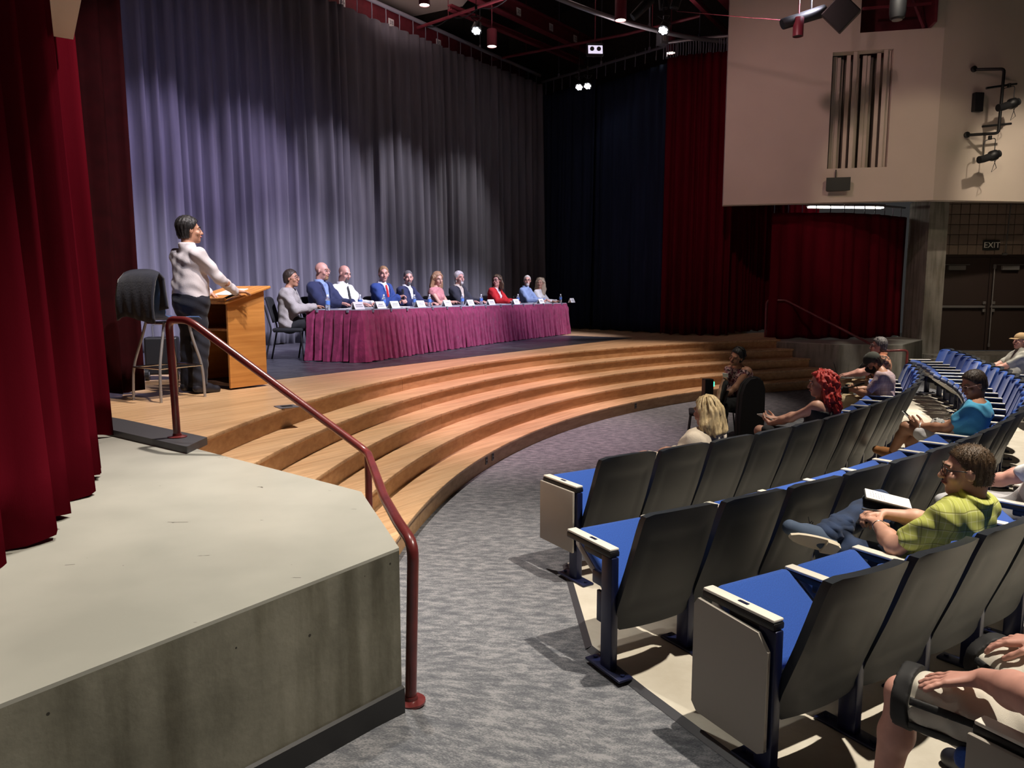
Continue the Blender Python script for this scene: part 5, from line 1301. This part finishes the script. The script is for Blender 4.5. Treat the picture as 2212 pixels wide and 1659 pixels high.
                shell('hair', T, hairmat, .016, hmod(ln-.06, .0075 if hair == 'wild' else .0045, .032, .7, .9 if hair == 'wild' else .15), .004 if hair == 'wild' else 0, root, hr, 1.6)
            # loose locks over the mass
            rnd_ = random.Random(len(label)); mb = MB(); nl = {'bob': 70, 'long': 90, 'wild': 150, 'pony': 30}[hair]
            for _ in range(nl):
                a = rnd_.uniform(PI*.02, PI*.98) if hair != 'wild' else rnd_.uniform(-.05*PI, 1.05*PI); ca, sa = math.cos(a), -math.sin(a)
                rtop = .03; r1 = .088+wd*.45+rnd_.uniform(-.004, .008)
                l_ = ln*rnd_.uniform(.75, 1.12) if hair != 'pony' else -.03; cu = rnd_.uniform(-.014, .014)*(2.2 if hair in ('wild', 'long') else 1)
                pts_ = []
                for k in range(9):
                    t = k/8
                    if t < .35:
                        q = t/.35*PI/2; rx_ = (.088+.012)*math.sin(q)+.0; zz = .036+(.106)*math.cos(q); rr_ = rx_*(1+.1*t)
                    else:
                        u = (t-.35)/.65; rr_ = .100+(r1-.100)*min(1, u*1.6)+(.03*u if hair == 'wild' else -.012*u); zz = .036+(l_-.036)*u
                    wv = cu*math.sin(t*PI*(3.5 if hair != 'bob' else 1.5))
                    pts_.append(H(ca*rr_+wv, -.015+sa*rr_*1.05+wv*.6, zz))
                mb.tube(pts_, .0055, 4, True, .0025)
            link('hair_locks', finish(mb.mesh('hair_locks', hairmat, True)), root)
    if tufts:
        ho = [c_ for c_ in root.children if c_.name.split('.')[0] == 'hair']
        if ho:
            me_ = ho[0].data; nv = len(me_.vertices); co = np.zeros(nv*3); me_.vertices.foreach_get('co', co); co = co.reshape(-1, 3)/MS
            no = np.zeros(nv*3); me_.vertices.foreach_get('normal', no); no = no.reshape(-1, 3); rg = np.random.RandomState(7)
            dn_ = R @ V3(0, .35, -.55) if hair == 'buzz' else R @ V3(0, .1, -1)
            pk = rg.choice(nv, min(nv, tufts), False); mb = MB()
            for q in pk:
                c, n_ = co[q], no[q]
                if ((c-head) @ fwd) > .075 or n_ @ n_ < .5: continue
                dr = unit(n_*.75+dn_*.7+rg.normal(0, .28, 3)); sd_ = unit(np.cross(dr, rg.normal(0, 1, 3))); s2_ = np.cross(dr, sd_); L_ = rg.uniform(.008, .017); w_ = rg.uniform(.0012, .0024); c = c-n_*.003
                mb.add([c+sd_*w_, c-sd_*w_*.5+s2_*w_*.87, c-sd_*w_*.5-s2_*w_*.87, c+dr*L_], [(0, 1, 3), (1, 2, 3), (2, 0, 3)])
            link('hair_tufts', finish(mb.mesh('hair_tufts', hairmat, True)), root)
    if beard:
        T = Field().ell(H(0, .024, -.052), (.055, .068, .066), R, .03).ell(H(0, .066, -.092), (.024, .022, .020), R, .025)
        def bm_(D, X, Y, Z):
            hx, hy, hz = X-head[0], Y-head[1], Z-head[2]; lz = hx*upv[0]+hy*upv[1]+hz*upv[2]; ly = hx*fwd[0]+hy*fwd[1]+hz*fwd[2]; lx = hx*rgt[0]+hy*rgt[1]+hz*rgt[2]
            D = np.maximum(D, np.maximum(lz+.030, .03-ly if beard == 'full' else .055-ly).astype(np.float32))
            if beard == 'goatee': D = np.maximum(D, (np.abs(lx)-.032).astype(np.float32))
            return np.maximum(D, -(np.sqrt((lx/1.5)**2+(lz+.052)**2+0*ly)-.010).astype(np.float32))
        shell('beard', T, hairmat, .0065, bm_, 0, root, min(res, .007))
    if glasses:
        mb = MB(); fr = .0022 if res < .008 else .003
        for sx in (-1, 1):
            mb.tube([H(sx*(.033+.024*math.cos(a)), .098-.012*abs(math.cos(a)*.5+.5), .012+.017*math.sin(a)) for a in np.linspace(0, 2*PI, 15)], fr, 5)
            mb.tube([H(sx*.058, .088, .018), H(sx*.080, .03, .016), H(sx*.084, -.02, .008)], fr, 5)
        mb.tube([H(-.010, .102, .016), H(.010, .102, .016)], fr, 5); link('glasses', finish(mb.mesh('glasses', glasses, True)), root)
    if hat:
        T = Field().ell(H(0, -.018, .055), (.080, .100, .080), R, .02)
        hm = lambda D, X, Y, Z: np.maximum(D, (.040-((X-head[0])*upv[0]+(Y-head[1])*upv[1]+(Z-head[2])*upv[2])).astype(np.float32))
        cp = shell('cap', T, hat, .012, hm, 0, root, hr)
        mb = MB(); P = []
        for i in range(13):
            a = -1.0+2.0*i/12; P.append([H(math.sin(a)*(.086+.012*t), .02+math.cos(a)*(.086)*(1-.1*t)+.075*t*math.cos(a*.8), .052-.018*t*t+.012*math.cos(a)*t) for t in (0, .35, .7, 1)])
        mb.grid(P); b = link('cap_brim', finish(mb.mesh('cap_brim', hat, True)), root); md = b.modifiers.new('t', 'SOLIDIFY'); md.thickness = .006
    if mask:
        T = Field().ell(H(0, .026, -.05), (.058, .070, .066), R, .03).ell(H(0, .095, -.03), (.02, .02, .03), R, .03)
        def mm_(D, X, Y, Z):
            hx, hy, hz = X-head[0], Y-head[1], Z-head[2]; lz = hx*upv[0]+hy*upv[1]+hz*upv[2]; ly = hx*fwd[0]+hy*fwd[1]+hz*fwd[2]
            return np.maximum(D, np.maximum(lz+.004, .02-ly).astype(np.float32))
        shell('face_mask', T, 'mask_black', .010, mm_, 0, root, hr)
    root['_'] = 0; del root['_']
    L2W = Matrix.Translation(Vector(loc)) @ Matrix.Rotation(rz, 4, 'Z') @ Matrix.Scale(MS, 4)
    return dict(root=root, H=H, wr=wr, el=el, L2W=L2W, s=s, R=R, hip=hip, neck=neck, finish=finish, B=B, shoes=shoe_objs)
def wpt(p, v): return p['L2W'] @ Vector(tuple(v))

# ------------------------------------------------------------------ the panel
def seat_of(px):
    t = find_t(px, 1.02, S+1.2); p, d, n = t_along(t); q = p+n*1.02
    return Vector((q.x, q.y, S)), d, n
PAN = [
 (627, dict(label='panelist in pale grey jacket with cropped dark hair at the near table end', skin='tan', female=True, top='c_black', over='c_greyjk', vneck=.06, hair='short', hairmat='hair_dark', glasses='glass_pale', headdir=(.95, -.15), bottom='c_black', s=.98, chest=(0, -.02, .85), neck=(0, .0, 1.06), head=(0, .05, 1.20), collar=False)),
 (697, dict(label='bald panelist with glasses in navy jacket looking to the right', skin='pink', top='c_pale', over='c_navy', vneck=.075, glasses='glass_pale', headdir=(.95, -.30), hd=(0, .12, 0), bottom='c_charcoal', fat=1.1, s=1.04, hair=None, beard='goatee', hairmat='hair_sand')),
 (745, dict(label='bald panelist with goatee, white shirt and dark tie', skin='pink', top='c_white', tie='tie_black', headdir=(.85, -.60), hd=(0, .28, 0), bottom='c_charcoal', fat=1.18, beard='goatee', hairmat='hair_grey', s=1.02)),
 (829, dict(label='panelist in bright blue suit and red tie holding a microphone', skin='pink', top='c_white', over='c_blue', tie='tie_red', hair='buzz', hairmat='hair_sand', headdir=(.35, -.95), hd=(0, .08, 0), bottom='c_blue', s=1.04, hands=[(-.06, .30, .80), (.05, .30, .86)], curl=.9)),
 (882, dict(label='panelist in navy jacket with short grey hair and open collar', skin='pink', top='c_white', over='c_navy', hair='buzz', hairmat='hair_grey', beard='goatee', headdir=(.35, -.95), hd=(0, .1, 0), bottom='c_charcoal')),
 (946, dict(label='smiling panelist with long wavy brown hair and pink sleeveless top', skin='fair', female=True, top='c_pink', sleeve=.06, hair='long', hairmat='hair_sand', headdir=(.7, -.75), hd=(0, .25, .1), bottom='c_charcoal', collar=False, hands=[(-.02, .34, .80), (.08, .36, .80)], s=1.0)),
 (993, dict(label='white-haired panelist in charcoal jacket with open collar', skin='pink', top='c_cream', over='c_charcoal', hair='thick', hairmat='hair_white', beard='goatee', headdir=(.7, -.75), bottom='c_charcoal', fat=1.1, s=1.02)),
 (1073, dict(label='smiling panelist in red blazer over white top with glasses', skin='pink', female=True, top='c_white', over='c_red', vneck=.10, hair='bob', hairmat='hair_brown', glasses='glass_frame', headdir=(-.45, -.90), hd=(0, 0, .12), bottom='c_charcoal', fat=1.12, collar=False)),
 (1139, dict(label='panelist in pale blue shirt with short white hair and glasses', skin='pink', top='c_pale', hair='buzz', hairmat='hair_white', beard='goatee', glasses='glass_frame', headdir=(.05, -1), bottom='c_charcoal', fat=1.06, s=1.02)),
 (1199, dict(label='panelist with long pale blond wavy hair and white top at the far table end', skin='fair', female=True, top='c_white', hair='long', hairmat='hair_pale', headdir=(-.25, -.97), bottom='c_charcoal', collar=False, s=.98)),
]
cast = {}
for i, (px, kw) in enumerate(PAN):
    loc, d, n = seat_of(px); F = -n
    if i == 0: F = Vector((.93, .1)); loc = loc+Vector((-.10, .24, 0))
    kw.setdefault('hands', [(-.17, .38, .79), (.17, .38, .79)]); kw.setdefault('curl', .35)
    pr = person(loc=loc, face=(F.x, F.y), res=.0125, group=None, **kw); cast[px] = pr
    stack_chair('black stacking chair under the %s panelist from the near table end' % ORD[i], (loc.x-F.x*.02, loc.y-F.y*.02, S), yaw_of(F.x, F.y), 'black chairs behind the panel table')
pr = cast[829]
hm = thing('microphone', 'black handheld microphone held by the panelist in the blue suit', 'microphone')
a = wpt(pr, V3(.0, .375, .76)); b = wpt(pr, V3(.0, .36, 1.0))
MB().tube([a, a.lerp(b, .7)], .013, 10, True, .016).obj('handle', 'black', hm, 40); MB().tube([a.lerp(b, .72), a.lerp(b, .85), b], .024, 12, True, .018).obj('grille', 'black_matte', hm, 40)

# ------------------------------------------------------------------ the speaker at the lectern
pr = person('person standing at the lectern in a pale lilac shirt and dark trousers, seen from behind', (-3.10, 7.20, S), (N.x, N.y), s=.955, pose='stand', res=.010, skin='tan', fat=1.06,
    top='c_lilac', bottom='c_pants', hair='thick', hairmat='hair_black', tufts=900, headdir=(.85, .55), hd=(0, -.02, 0), hands=[(-.20, .34, 1.02), (.22, .36, 1.035)], hints=[(-.8, -.4, -.6), (.8, -.5, -.6)], fingers=[None, (.2, .95, -.1)], palms=[None, (0, 0, -1)], curl=.25, shoes='shoe_dark', tuck=True)
bl_ = Field(); bl_.ell(pr['hip']+V3(0, 0, .09), V3(.155*1.06, .125*1.06, .03), None, .02)

# ------------------------------------------------------------------ spectator with the timing device in front of the steps
wl_loc = Vector((2.86, 9.35, 0))
pr = person('person in sleeveless floral top with dark ponytail sitting before the steps', wl_loc, (-.80, -.60), s=.90, res=.010, skin='tan', female=True, fat=1.1, top='c_floral', sleeve=.0, neckcut=-.035, collar=False, bottom='c_black', hair='pony', hairmat='hair_black', strand=(.12, -.09, -.27),
    chest=(-.02, -.02, .85), neck=(-.03, .04, 1.06), head=(-.06, .11, 1.185), headdir=(-.80, -.62), hd=(0, .25, -.38), hands=[(.0, .34, .60), (.05, .36, .58)], curl=.5)
tg = MB().rbox((0, 0, 0), (.075, .008, .055), .003).obj('name_badge', 'paper', pr['root']); tg.location = Vector((.08, .16, .92))*.9; tg.rotation_euler = (-.3, 0, .1)
stack_chair('black stacking chair under the person in the floral top', wl_loc, yaw_of(-.80, -.60)).scale = (.88, .88, .88)
stack_chair('black stacking chair carrying the green-lit timer', (2.42, 9.16, 0), yaw_of(-.97, .22)).scale = (.88, .88, .85)
# black bag standing upright beside the chairs
P = []
bg = thing('instrument_bag', 'tall black padded bag with rounded top standing beside the floral-top person', 'bag', (2.80, 8.62, 0), .25)
mb = MB(); prof = [(-.15, 0), (.15, 0), (.16, .4), (.155, .74), (.12, .84), (.04, .875), (-.04, .86), (-.10, .80), (-.14, .68), (-.155, .4)]
n_ = len(prof); vs = [(x, -.06, z+.001) for x, z in prof]+[(x*1.03, 0, z*1.005+.001) for x, z in prof]+[(x, .06, z+.001) for x, z in prof]
mb.add(vs, [tuple(range(n_)), tuple(range(2*n_, 3*n_))[::-1]]+[(k*n_+i, (k+1)*n_+i, (k+1)*n_+(i+1) % n_, k*n_+(i+1) % n_) for k in (0, 1) for i in range(n_)]); mb.obj('bag_body', 'black_matte', bg, 40)
MB().tube([(x*1.04, 0, z*1.008+.001) for x, z in prof]+[(prof[0][0]*1.04, 0, .001)], .008, 5).obj('piping', 'black', bg)
tm = thing('timer', 'slim upright black timer box with glowing green light', 'timer', (2.43, 9.13, .405), .2)
MB().rbox((0, 0, .20), (.115, .10, .40), .008).obj('case', 'black', tm); MB().rbox((.065, -.02, .335), (.02, .035, .06), .006).obj('green_lamp', 'green_led', tm)
for i, (x, y, lab) in enumerate(((2.30, 9.0, 'white sheets of paper on the carpet under the timer chair'), (2.5, 9.55, 'pale sheet of paper on the carpet behind the timer chair'))):
    o = MB().rbox((0, 0, .003), (.30, .22, .004), .001).obj('paper', 'paper'); o.location = (x, y, .002); o.rotation_euler = (0, 0, .4+i); tag(o, lab, 'paper')

# ------------------------------------------------------------------ audience
def in_seat(r, j, dy=0.0, dx=0.0):
    a0, pt, rho, n, occ = ROWS[r]; ang = a0+pt*(j-.5); loc, rz = seat_frame(ang, rho)
    a = math.radians(ang); F = Vector((-math.cos(a), -math.sin(a))); Rr = Vector((F.y, -F.x))
    loc = loc+Vector((F.x*(.17+dy)+Rr.x*dx, F.y*(.17+dy)+Rr.y*dx, 0)); return loc, F
AS = .93
SIT = dict(hip=(0, 0, .55), chest=(0, -.14, .84), neck=(0, -.19, 1.04), head=(0, -.15, 1.19))
loc, F = in_seat(1, 2, 0, .06)
person('blond spectator in cream shirt seen from behind in the front row', loc, F, s=.90, res=.009, skin='fair', female=True, top='c_cream', bottom='c_khaki', hair='bob', hairmat='hair_blond', hip=(0, .06, .52), chest=(.04, -.02, .74), neck=(.08, -.06, .91), head=(.09, -.03, 1.06), hd=(.12, .12, -.05))
loc, F = in_seat(1, 6)
pr = person('spectator with wild bright red hair in the front row holding a phone', loc, F, s=.91, res=.009, skin='fair', female=True, top='c_black', sleeve=0, neckcut=-.09, collar=False, bottom='c_black', leg=.42, hair='wild', hairmat='hair_red', hip=(0, .02, .54), chest=(.0, -.06, .80), neck=(.0, -.07, .98), head=(.0, -.03, 1.12), hd=(.50, .10, 0), hands=[(-.12, .42, .68), (.02, .44, .70)], fingers=[(.4, .7, .3), (-.5, .8, .2)], palms=[(.4, 0, .9), (-.3, 0, .9)], curl=.55,
    knees=[(-.16, .50, .60), (.10, .48, .55)])
def phone_in(pr, c, rot, label, face='phone_dark', w=.072, h=.15):
    o = thing('phone', label, 'phone', wpt(pr, c)); o.rotation_euler = rot
    MB().rbox((0, 0, 0), (w, h, .009), .004).obj('body', face, o); MB().rbox((0, 0, .0055), (w*.9, h*.94, .001), .0004).obj('screen', 'phone_dark', o); return o
phone_in(pr, V3(-.05, .50, .73), (.5, .2, 1.9), 'white phone in the hands of the red-haired spectator', 'white_plastic', .08, .15)
loc, F = in_seat(1, 16)
pr = person('spectator in orange patterned shirt with a laptop on the knees', loc, F, s=AS, res=.010, skin='pink', fat=1.18, top='c_aloha', sleeve=.36, bottom='c_khaki', hair='thick', hairmat='hair_grey', tufts=700, glasses='glass_frame', hip=(0, .04, .54), chest=(0, -.02, .82), neck=(0, .0, 1.02), head=(0, .06, 1.15), headdir=(-.95, .2), hd=(0, .0, 0), hands=[(-.10, .44, .70), (.10, .44, .70)], fingers=[(0, 1, -.1), (0, 1, -.1)], curl=.3, beard=None)
mb = MB(); mb.tube([pr['H'](-.08, .01, .07), pr['H'](-.05, .02, .125), pr['H'](.05, .02, .125), pr['H'](.08, .01, .07)], .008, 6); link('sunglasses', pr['finish'](mb.mesh('sunglasses', 'glass_frame')), pr['root'])
lp = thing('laptop', 'open dark laptop on the knees of the spectator in orange', 'laptop', wpt(pr, V3(0, .50, .655)), pr['root'].rotation_euler[2])
MB().rbox((0, 0, 0), (.33, .22, .016), .005).obj('base', 'metal_dull', lp); MB().rbox((0, .135, .10), (.33, .008, .22), .004, rotv('X', -.28)).obj('lid', 'black', lp)
loc, F = in_seat(1, 12)
pr = person('spectator in dark cap and black face mask bending over a camera', loc, F, s=AS, res=.010, skin='tan', top='c_plaid_pink', sleeve=.36, bottom='c_khaki', hair='short', hairmat='hair_dark', hat='cap_olive', mask=True, hip=(0, .02, .54), chest=(0, -.03, .79), neck=(0, .02, .97), head=(0, .13, 1.06), headdir=(-.95, .05), hd=(0, .62, 0), hands=[(-.09, .34, .70), (.09, .34, .70)], palms=[(1, 0, 0), (-1, 0, 0)], curl=.7, collar=False, hints=[(-1, -.3, -.8), (1, -.3, -.8)])
cm = thing('camera_rig', 'black camera in the hands of the spectator with the dark cap', 'camera', wpt(pr, V3(0, .43, .69)), pr['root'].rotation_euler[2])
MB().rbox((0, 0, .0), (.13, .07, .09), .012).rbox((0, -.01, .055), (.05, .05, .03), .008).obj('body', 'black', cm); MB().tube([(0, .03, 0), (0, .14, -.03)], .036, 14).obj('lens', 'black_matte', cm, 40); MB().tube([(-.06, 0, .03), (-.12, -.1, .06), (-.05, -.2, .1), (.05, -.2, .1), (.12, -.1, .06), (.06, 0, .03)], .008, 5).obj('strap', 'black', cm)
loc, F = in_seat(3, 22)
person('spectator in tan cap and grey shirt at the right edge before the doors', loc, F, s=AS, res=.011, skin='pink', fat=1.1, top='c_greyshirt', sleeve=.42, bottom='c_khaki', hair='buzz', hairmat='hair_grey', hat='cap_tan', headdir=(-.95, -.10), **SIT, hands=[(-.04, .34, .66), (.04, .36, .67)], curl=.6)
loc, F = in_seat(2, 9)
pr = person('spectator in sky blue shirt with short dark hair looking at a phone, legs crossed', loc, F, s=AS, res=.0085, skin='tan', female=True, fat=1.12, top='c_sky', sleeve=.30, bottom='c_white', leg=.34, hair='short', hairmat='hair_dark', tufts=1200, glasses='glass_pale', hip=(0, .02, .53), chest=(0, -.10, .80), neck=(0, -.10, .98), head=(0, -.06, 1.12), headdir=(-.93, -.05), hd=(0, .40, 0), collar=False,
    hands=[(-.08, .34, .69), (.04, .33, .68)], fingers=[(.2, .9, .3), (-.3, .9, .3)], palms=[(.5, 0, .8), (-.5, 0, .8)], curl=.45, knees=[(-.05, .47, .66), (.09, .46, .54)], ankles=[(.08, .62, .36), (.08, .42, .10)], toes=[(.14, .78, .36), (.1, .57, .035)], shoes='shoe_leather')
phone_in(pr, V3(-.03, .46, .76), (.75, .1, pr['root'].rotation_euler[2]), 'pale pink phone held by the spectator in sky blue', 'white_plastic')
bgp = MB(); bgp.rbox((0, 0, 0), (.26, .12, .16), .05); o = bgp.obj('handbag', 'c_bw', None, 40); o.location = wpt(pr, V3(.12, .22, .66)); o.rotation_euler = (0, .3, pr['root'].rotation_euler[2]); tag(o, 'black and white patterned pouch on the lap of the spectator in sky blue', 'bag')
wt = MB(); wt.tube([Vector(tuple(pr['wr'][0]+np.array([.034*math.cos(a), .0, .030*math.sin(a)]))) for a in np.linspace(0, 2*PI, 13)], .008, 5); link('wrist_watch', pr['finish'](wt.mesh('wrist_watch', 'white_plastic')), pr['root'])
loc, F = in_seat(3, 5)
person('spectator at the right edge of whom only grey trousers and a hand show', loc, F, s=AS, res=.010, skin='pink', top='c_white', sleeve=.4, bottom='c_greypants', hair='short', hairmat='hair_grey', **SIT, hands=[(-.10, .30, .70), (.12, .34, .66)], curl=.5)

# spectator in the lime plaid shirt: right ankle crossed over the left knee, notebook and phone on the lap
loc, F = in_seat(3, 2, -.03, .05)
pr = person('spectator in lime green plaid shirt and jeans writing in a notebook, one leg crossed', loc, F, s=AS, res=.0062, skin='fair', fat=1.16, top='c_plaid_lime', sleeve=.36, bottom='c_denim', hair='buzz', hairmat='hair_brown', glasses='glass_frame', shoes='shoe_blue', tufts=3200,
    hip=(0, .02, .54), chest=(0, -.13, .785), neck=(0, -.19, .955), head=(.0, -.155, 1.095), headdir=(-.93, .36), hd=(0, .08, 0),
    hands=[(-.10, .22, .74), (.06, .27, .76)], fingers=[(.75, .65, .0), (-.7, .6, -.05)], palms=[(.2, .1, -1), (-.2, .1, -1)], curl=[.75, .8], hints=[(-1, -.4, -.7), (1, -.4, -.6)],
    knees=[(-.13, .47, .55), (.27, .44, .74)], ankles=[(-.13, .42, .10), (-.24, .44, .64)], toes=[(-.14, .58, .035), (-.42, .53, .70)])
YP = pr
T = Field(); ka, aa = V3(.27, .44, .74), V3(-.24, .44, .64); T.cap(ka+(aa-ka)*.70, ka+(aa-ka)*.90, .056, .053, .02)
v, q = T.build(.006, .019, None, .004, 2.0); link('jeans_cuff', pr['finish'](np_mesh('jeans_cuff', v, q, 'c_denim')), pr['root'])
rt = pr['root']
# pale sole of the raised shoe
a = V3(-.24, .44, .64); t = V3(-.42, .53, .70)
d = unit(t-a); nrm_ = unit(np.cross(d, V3(.2, .5, 1))); dn = unit(V3(-.75, -.5, -.4)-d*(V3(-.75, -.5, -.4) @ d)); lt_ = np.cross(d, dn)
def sole_strip(f0, f1, w0, th):
    T = Field(); pts_ = [a+d*(-.055+.285*q) for q in np.linspace(f0, f1, 6)]
    mb = MB(); up_, dnv = [], []
    outl = []
    for q in np.linspace(f0, f1, 9):
        w = .036+.010*math.sin(PI*min(1, q*1.25))-.016*max(0, q-.8)/.2
        if q < .06: w *= .8
        if q > .96: w *= .6
        outl.append((a+d*(-.060+.29*q)+dn*.057+d*0, w))
    P = []
    for c, w in outl: P.append([c-lt_*w, c-lt_*w*.5, c+lt_*w*.5, c+lt_*w])
    P2 = [[p+dn*th for p in row] for row in P]
    n0 = len(P)*4
    mb.grid(P); mb.grid(P2)
    k = len(P); rim = [i*4 for i in range(k)]+[(k-1)*4+j for j in range(1, 4)]+[i*4+3 for i in range(k-2, -1, -1)]+[2, 1]
    for x, y in zip(rim, rim[1:]+rim[:1]): mb.f.append((x, y, y+n0, x+n0)); mb.mi.append(0)
    return mb
link('shoe_sole', pr['finish'](sole_strip(0, 1, .04, .014).mesh('shoe_sole', 'sole', 40)), pr['shoes'][1]); link('shoe_heel', pr['finish'](sole_strip(0, .30, .04, .030).mesh('shoe_heel', 'sole', 40)), pr['shoes'][1])
mb = MB(); c = a+d*.07-dn*.045
for sg in (-1, 1): mb.tube([c, c+lt_*sg*.03-dn*.012, c+lt_*sg*.045+d*.02, c+lt_*sg*.02+d*.02], .0022, 5)
mb.tube([c, c+lt_*.05+d*.04-dn*.02], .0022, 5); link('shoelace', pr['finish'](mb.mesh('shoelace', 'black')), pr['shoes'][1])
nb = thing('notebook', 'open notebook with white pages on the lap of the spectator in lime plaid', 'notebook', wpt(pr, V3(.20, .34, .80)), rt.rotation_euler[2]+.55)
nb.rotation_euler = (.18, -.10, rt.rotation_euler[2]+.60)
MB().rbox((0, 0, 0), (.15, .23, .012), .003).obj('cover', 'black_matte', nb); MB().rbox((0, 0, .008), (.138, .22, .008), .002).obj('pages', 'paper', nb)
mb = MB(); rr_ = random.Random(4)
for k in range(6):
    x = -.05
    while x < .02+.03*rr_.random(): l = rr_.uniform(.006, .02); mb.box((x+l/2, .085-.013*k, .0123), (l, .0025, .0004)); x += l+.006
mb.obj('handwriting', 'ink', nb)
pn_ = MB(); w_ = wpt(pr, V3(.0, .31, .77)); pn_.tube([w_+Vector((-.05, .01, .015)), w_+Vector((.10, -.02, .0))], .0045, 8); tag(pn_.obj('pen', 'black'), 'black pen in the hand of the spectator in lime plaid', 'pen')
ph = phone_in(pr, V3(-.02, .40, .705), (0, 0, 0), 'black phone showing the time, lying on the crossed leg of the spectator in lime plaid', 'black', .078, .16)
ph.rotation_euler = (-.35, -.45, rt.rotation_euler[2]+.25)
text_mesh('18:30', .022, .0003, 'screen_text', 'clock_digits', ph, Matrix.Translation((0, -.045, .0064)) @ Matrix.Rotation(PI, 4, 'Z'))
wt = MB(); wt.tube([Vector(tuple(pr['wr'][0]-unit(pr['wr'][0]-pr['el'][0])*.02+np.cross(unit(pr['wr'][0]-pr['el'][0]), V3(0, 0, 1))*.031*math.cos(q)+V3(0, 0, 1)*.031*math.sin(q))) for q in np.linspace(0, 2*PI, 15)], .004, 5); link('bracelet', pr['finish'](wt.mesh('bracelet', 'chrome', True)), rt)

# spectator in white shorts at the lower right corner
loc, rz_ = seat_frame(-59.4-1.95*.5, 14.98); a_ = math.radians(-59.4-1.95*.5); F = Vector((-math.cos(a_), -math.sin(a_)))
pr = person('spectator in white athletic shorts with black trim, hands on knees at the lower right corner', loc, F, s=AS, res=.0058, skin='pink', fat=1.1, top='c_charcoal', sleeve=.34, bottom=None, hair='short', hairmat='hair_brown', hip=(.06, .06, .56), chest=(.06, -.10, .83), neck=(.06, -.15, 1.03), head=(.06, -.12, 1.18), arm=1.22, handscale=1.12,
    knees=[(-.15, .53, .555), (.37, .50, .555)], ankles=[(-.16, .58, .10), (.40, .50, .10)], toes=[(-.17, .74, .035), (.44, .66, .035)], hands=[(-.150, .265, .735), (.31, .30, .73)], fingers=[(-.38, .86, -.30), (-.1, .9, -.25)], palms=[(0, -.25, -1), (0, -.2, -1)], curl=[.14, .3], splay=3.6, hints=[(-1, -.15, -.25), (1, -.3, -.3)], shoes='shoe_dark')
T = Field(); hp = V3(.06, .06, .56)
T.ell(hp, V3(.18, .14, .12), None, .06); kn = [V3(-.15, .53, .555), V3(.37, .50, .555)]
def shorts_field(t0, t1, extra=0):
    T = Field()
    for sx, k in zip((-1, 1), kn):
        h0 = hp+V3(.085*sx, 0, 0); T.cap(h0+(k-h0)*t0, h0+(k-h0)*t1, .100+extra, .094+extra, .04)
    return T
T2 = shorts_field(0, .80); T2.ell(hp, V3(.18, .14, .12), None, .06)
v, q = T2.build(.0065, .014, None, .004); link('shorts', pr['finish'](np_mesh('shorts', v, q, 'c_shorts')), pr['root'])
for sx, k, nm in ((-1, kn[0], 'hem'), (1, kn[1], 'hem')):
    h0 = hp+V3(.085*sx, 0, 0); dd_ = unit(k-h0); Lk = np.linalg.norm(k-h0)
    T = Field(); T.cap(h0+dd_*Lk*.86, h0+dd_*Lk*.985, .096, .094, .03)
    def hm_(D, X, Y, Z, h0=h0, dd_=dd_, Lk=Lk):
        t = (X-h0[0])*dd_[0]+(Y-h0[1])*dd_[1]+(Z-h0[2])*dd_[2]
        return np.maximum(D, np.maximum(Lk*.905-t, t-Lk*1.02).astype(np.float32))
    v, q = T.build(.0065, .019, hm_, .002); link('shorts_hem', pr['finish'](np_mesh('shorts_hem', v, q, 'shorts_lining')), pr['root'])
    # black stripe down the outer side
    for zoff, wdt in ((.035, .014), (-.055, .018)):
        T = Field(); T.cap(h0, h0+dd_*Lk*.93, .101, .096, .04); sd = V3(-1, 0, 0) if sx < 0 else V3(-1, 0, 0)
        def sm_(D, X, Y, Z, h0=h0, dd_=dd_, Lk=Lk, zoff=zoff, wdt=wdt):
            t = ((X-h0[0])*dd_[0]+(Y-h0[1])*dd_[1]+(Z-h0[2])*dd_[2])/Lk; zc = h0[2]+(h0[2]*0+(.0))*t+dd_[2]*t*Lk+zoff
            D = np.maximum(np.abs(D)-.005, np.abs(Z-zc).astype(np.float32)-wdt); D = np.maximum(D, (t-.90).astype(np.float32)); return np.maximum(D, (X-(h0[0]+dd_[0]*t*Lk)+.01).astype(np.float32))
        v, q = T.build(.0065, .016, sm_, 0); link('side_stripe', pr['finish'](np_mesh('side_stripe', v, q, 'shorts_lining')), pr['root'])
for o in list(bpy.data.objects):
    if o.type == 'EMPTY' and o.parent is None and not o.children: bpy.data.objects.remove(o)
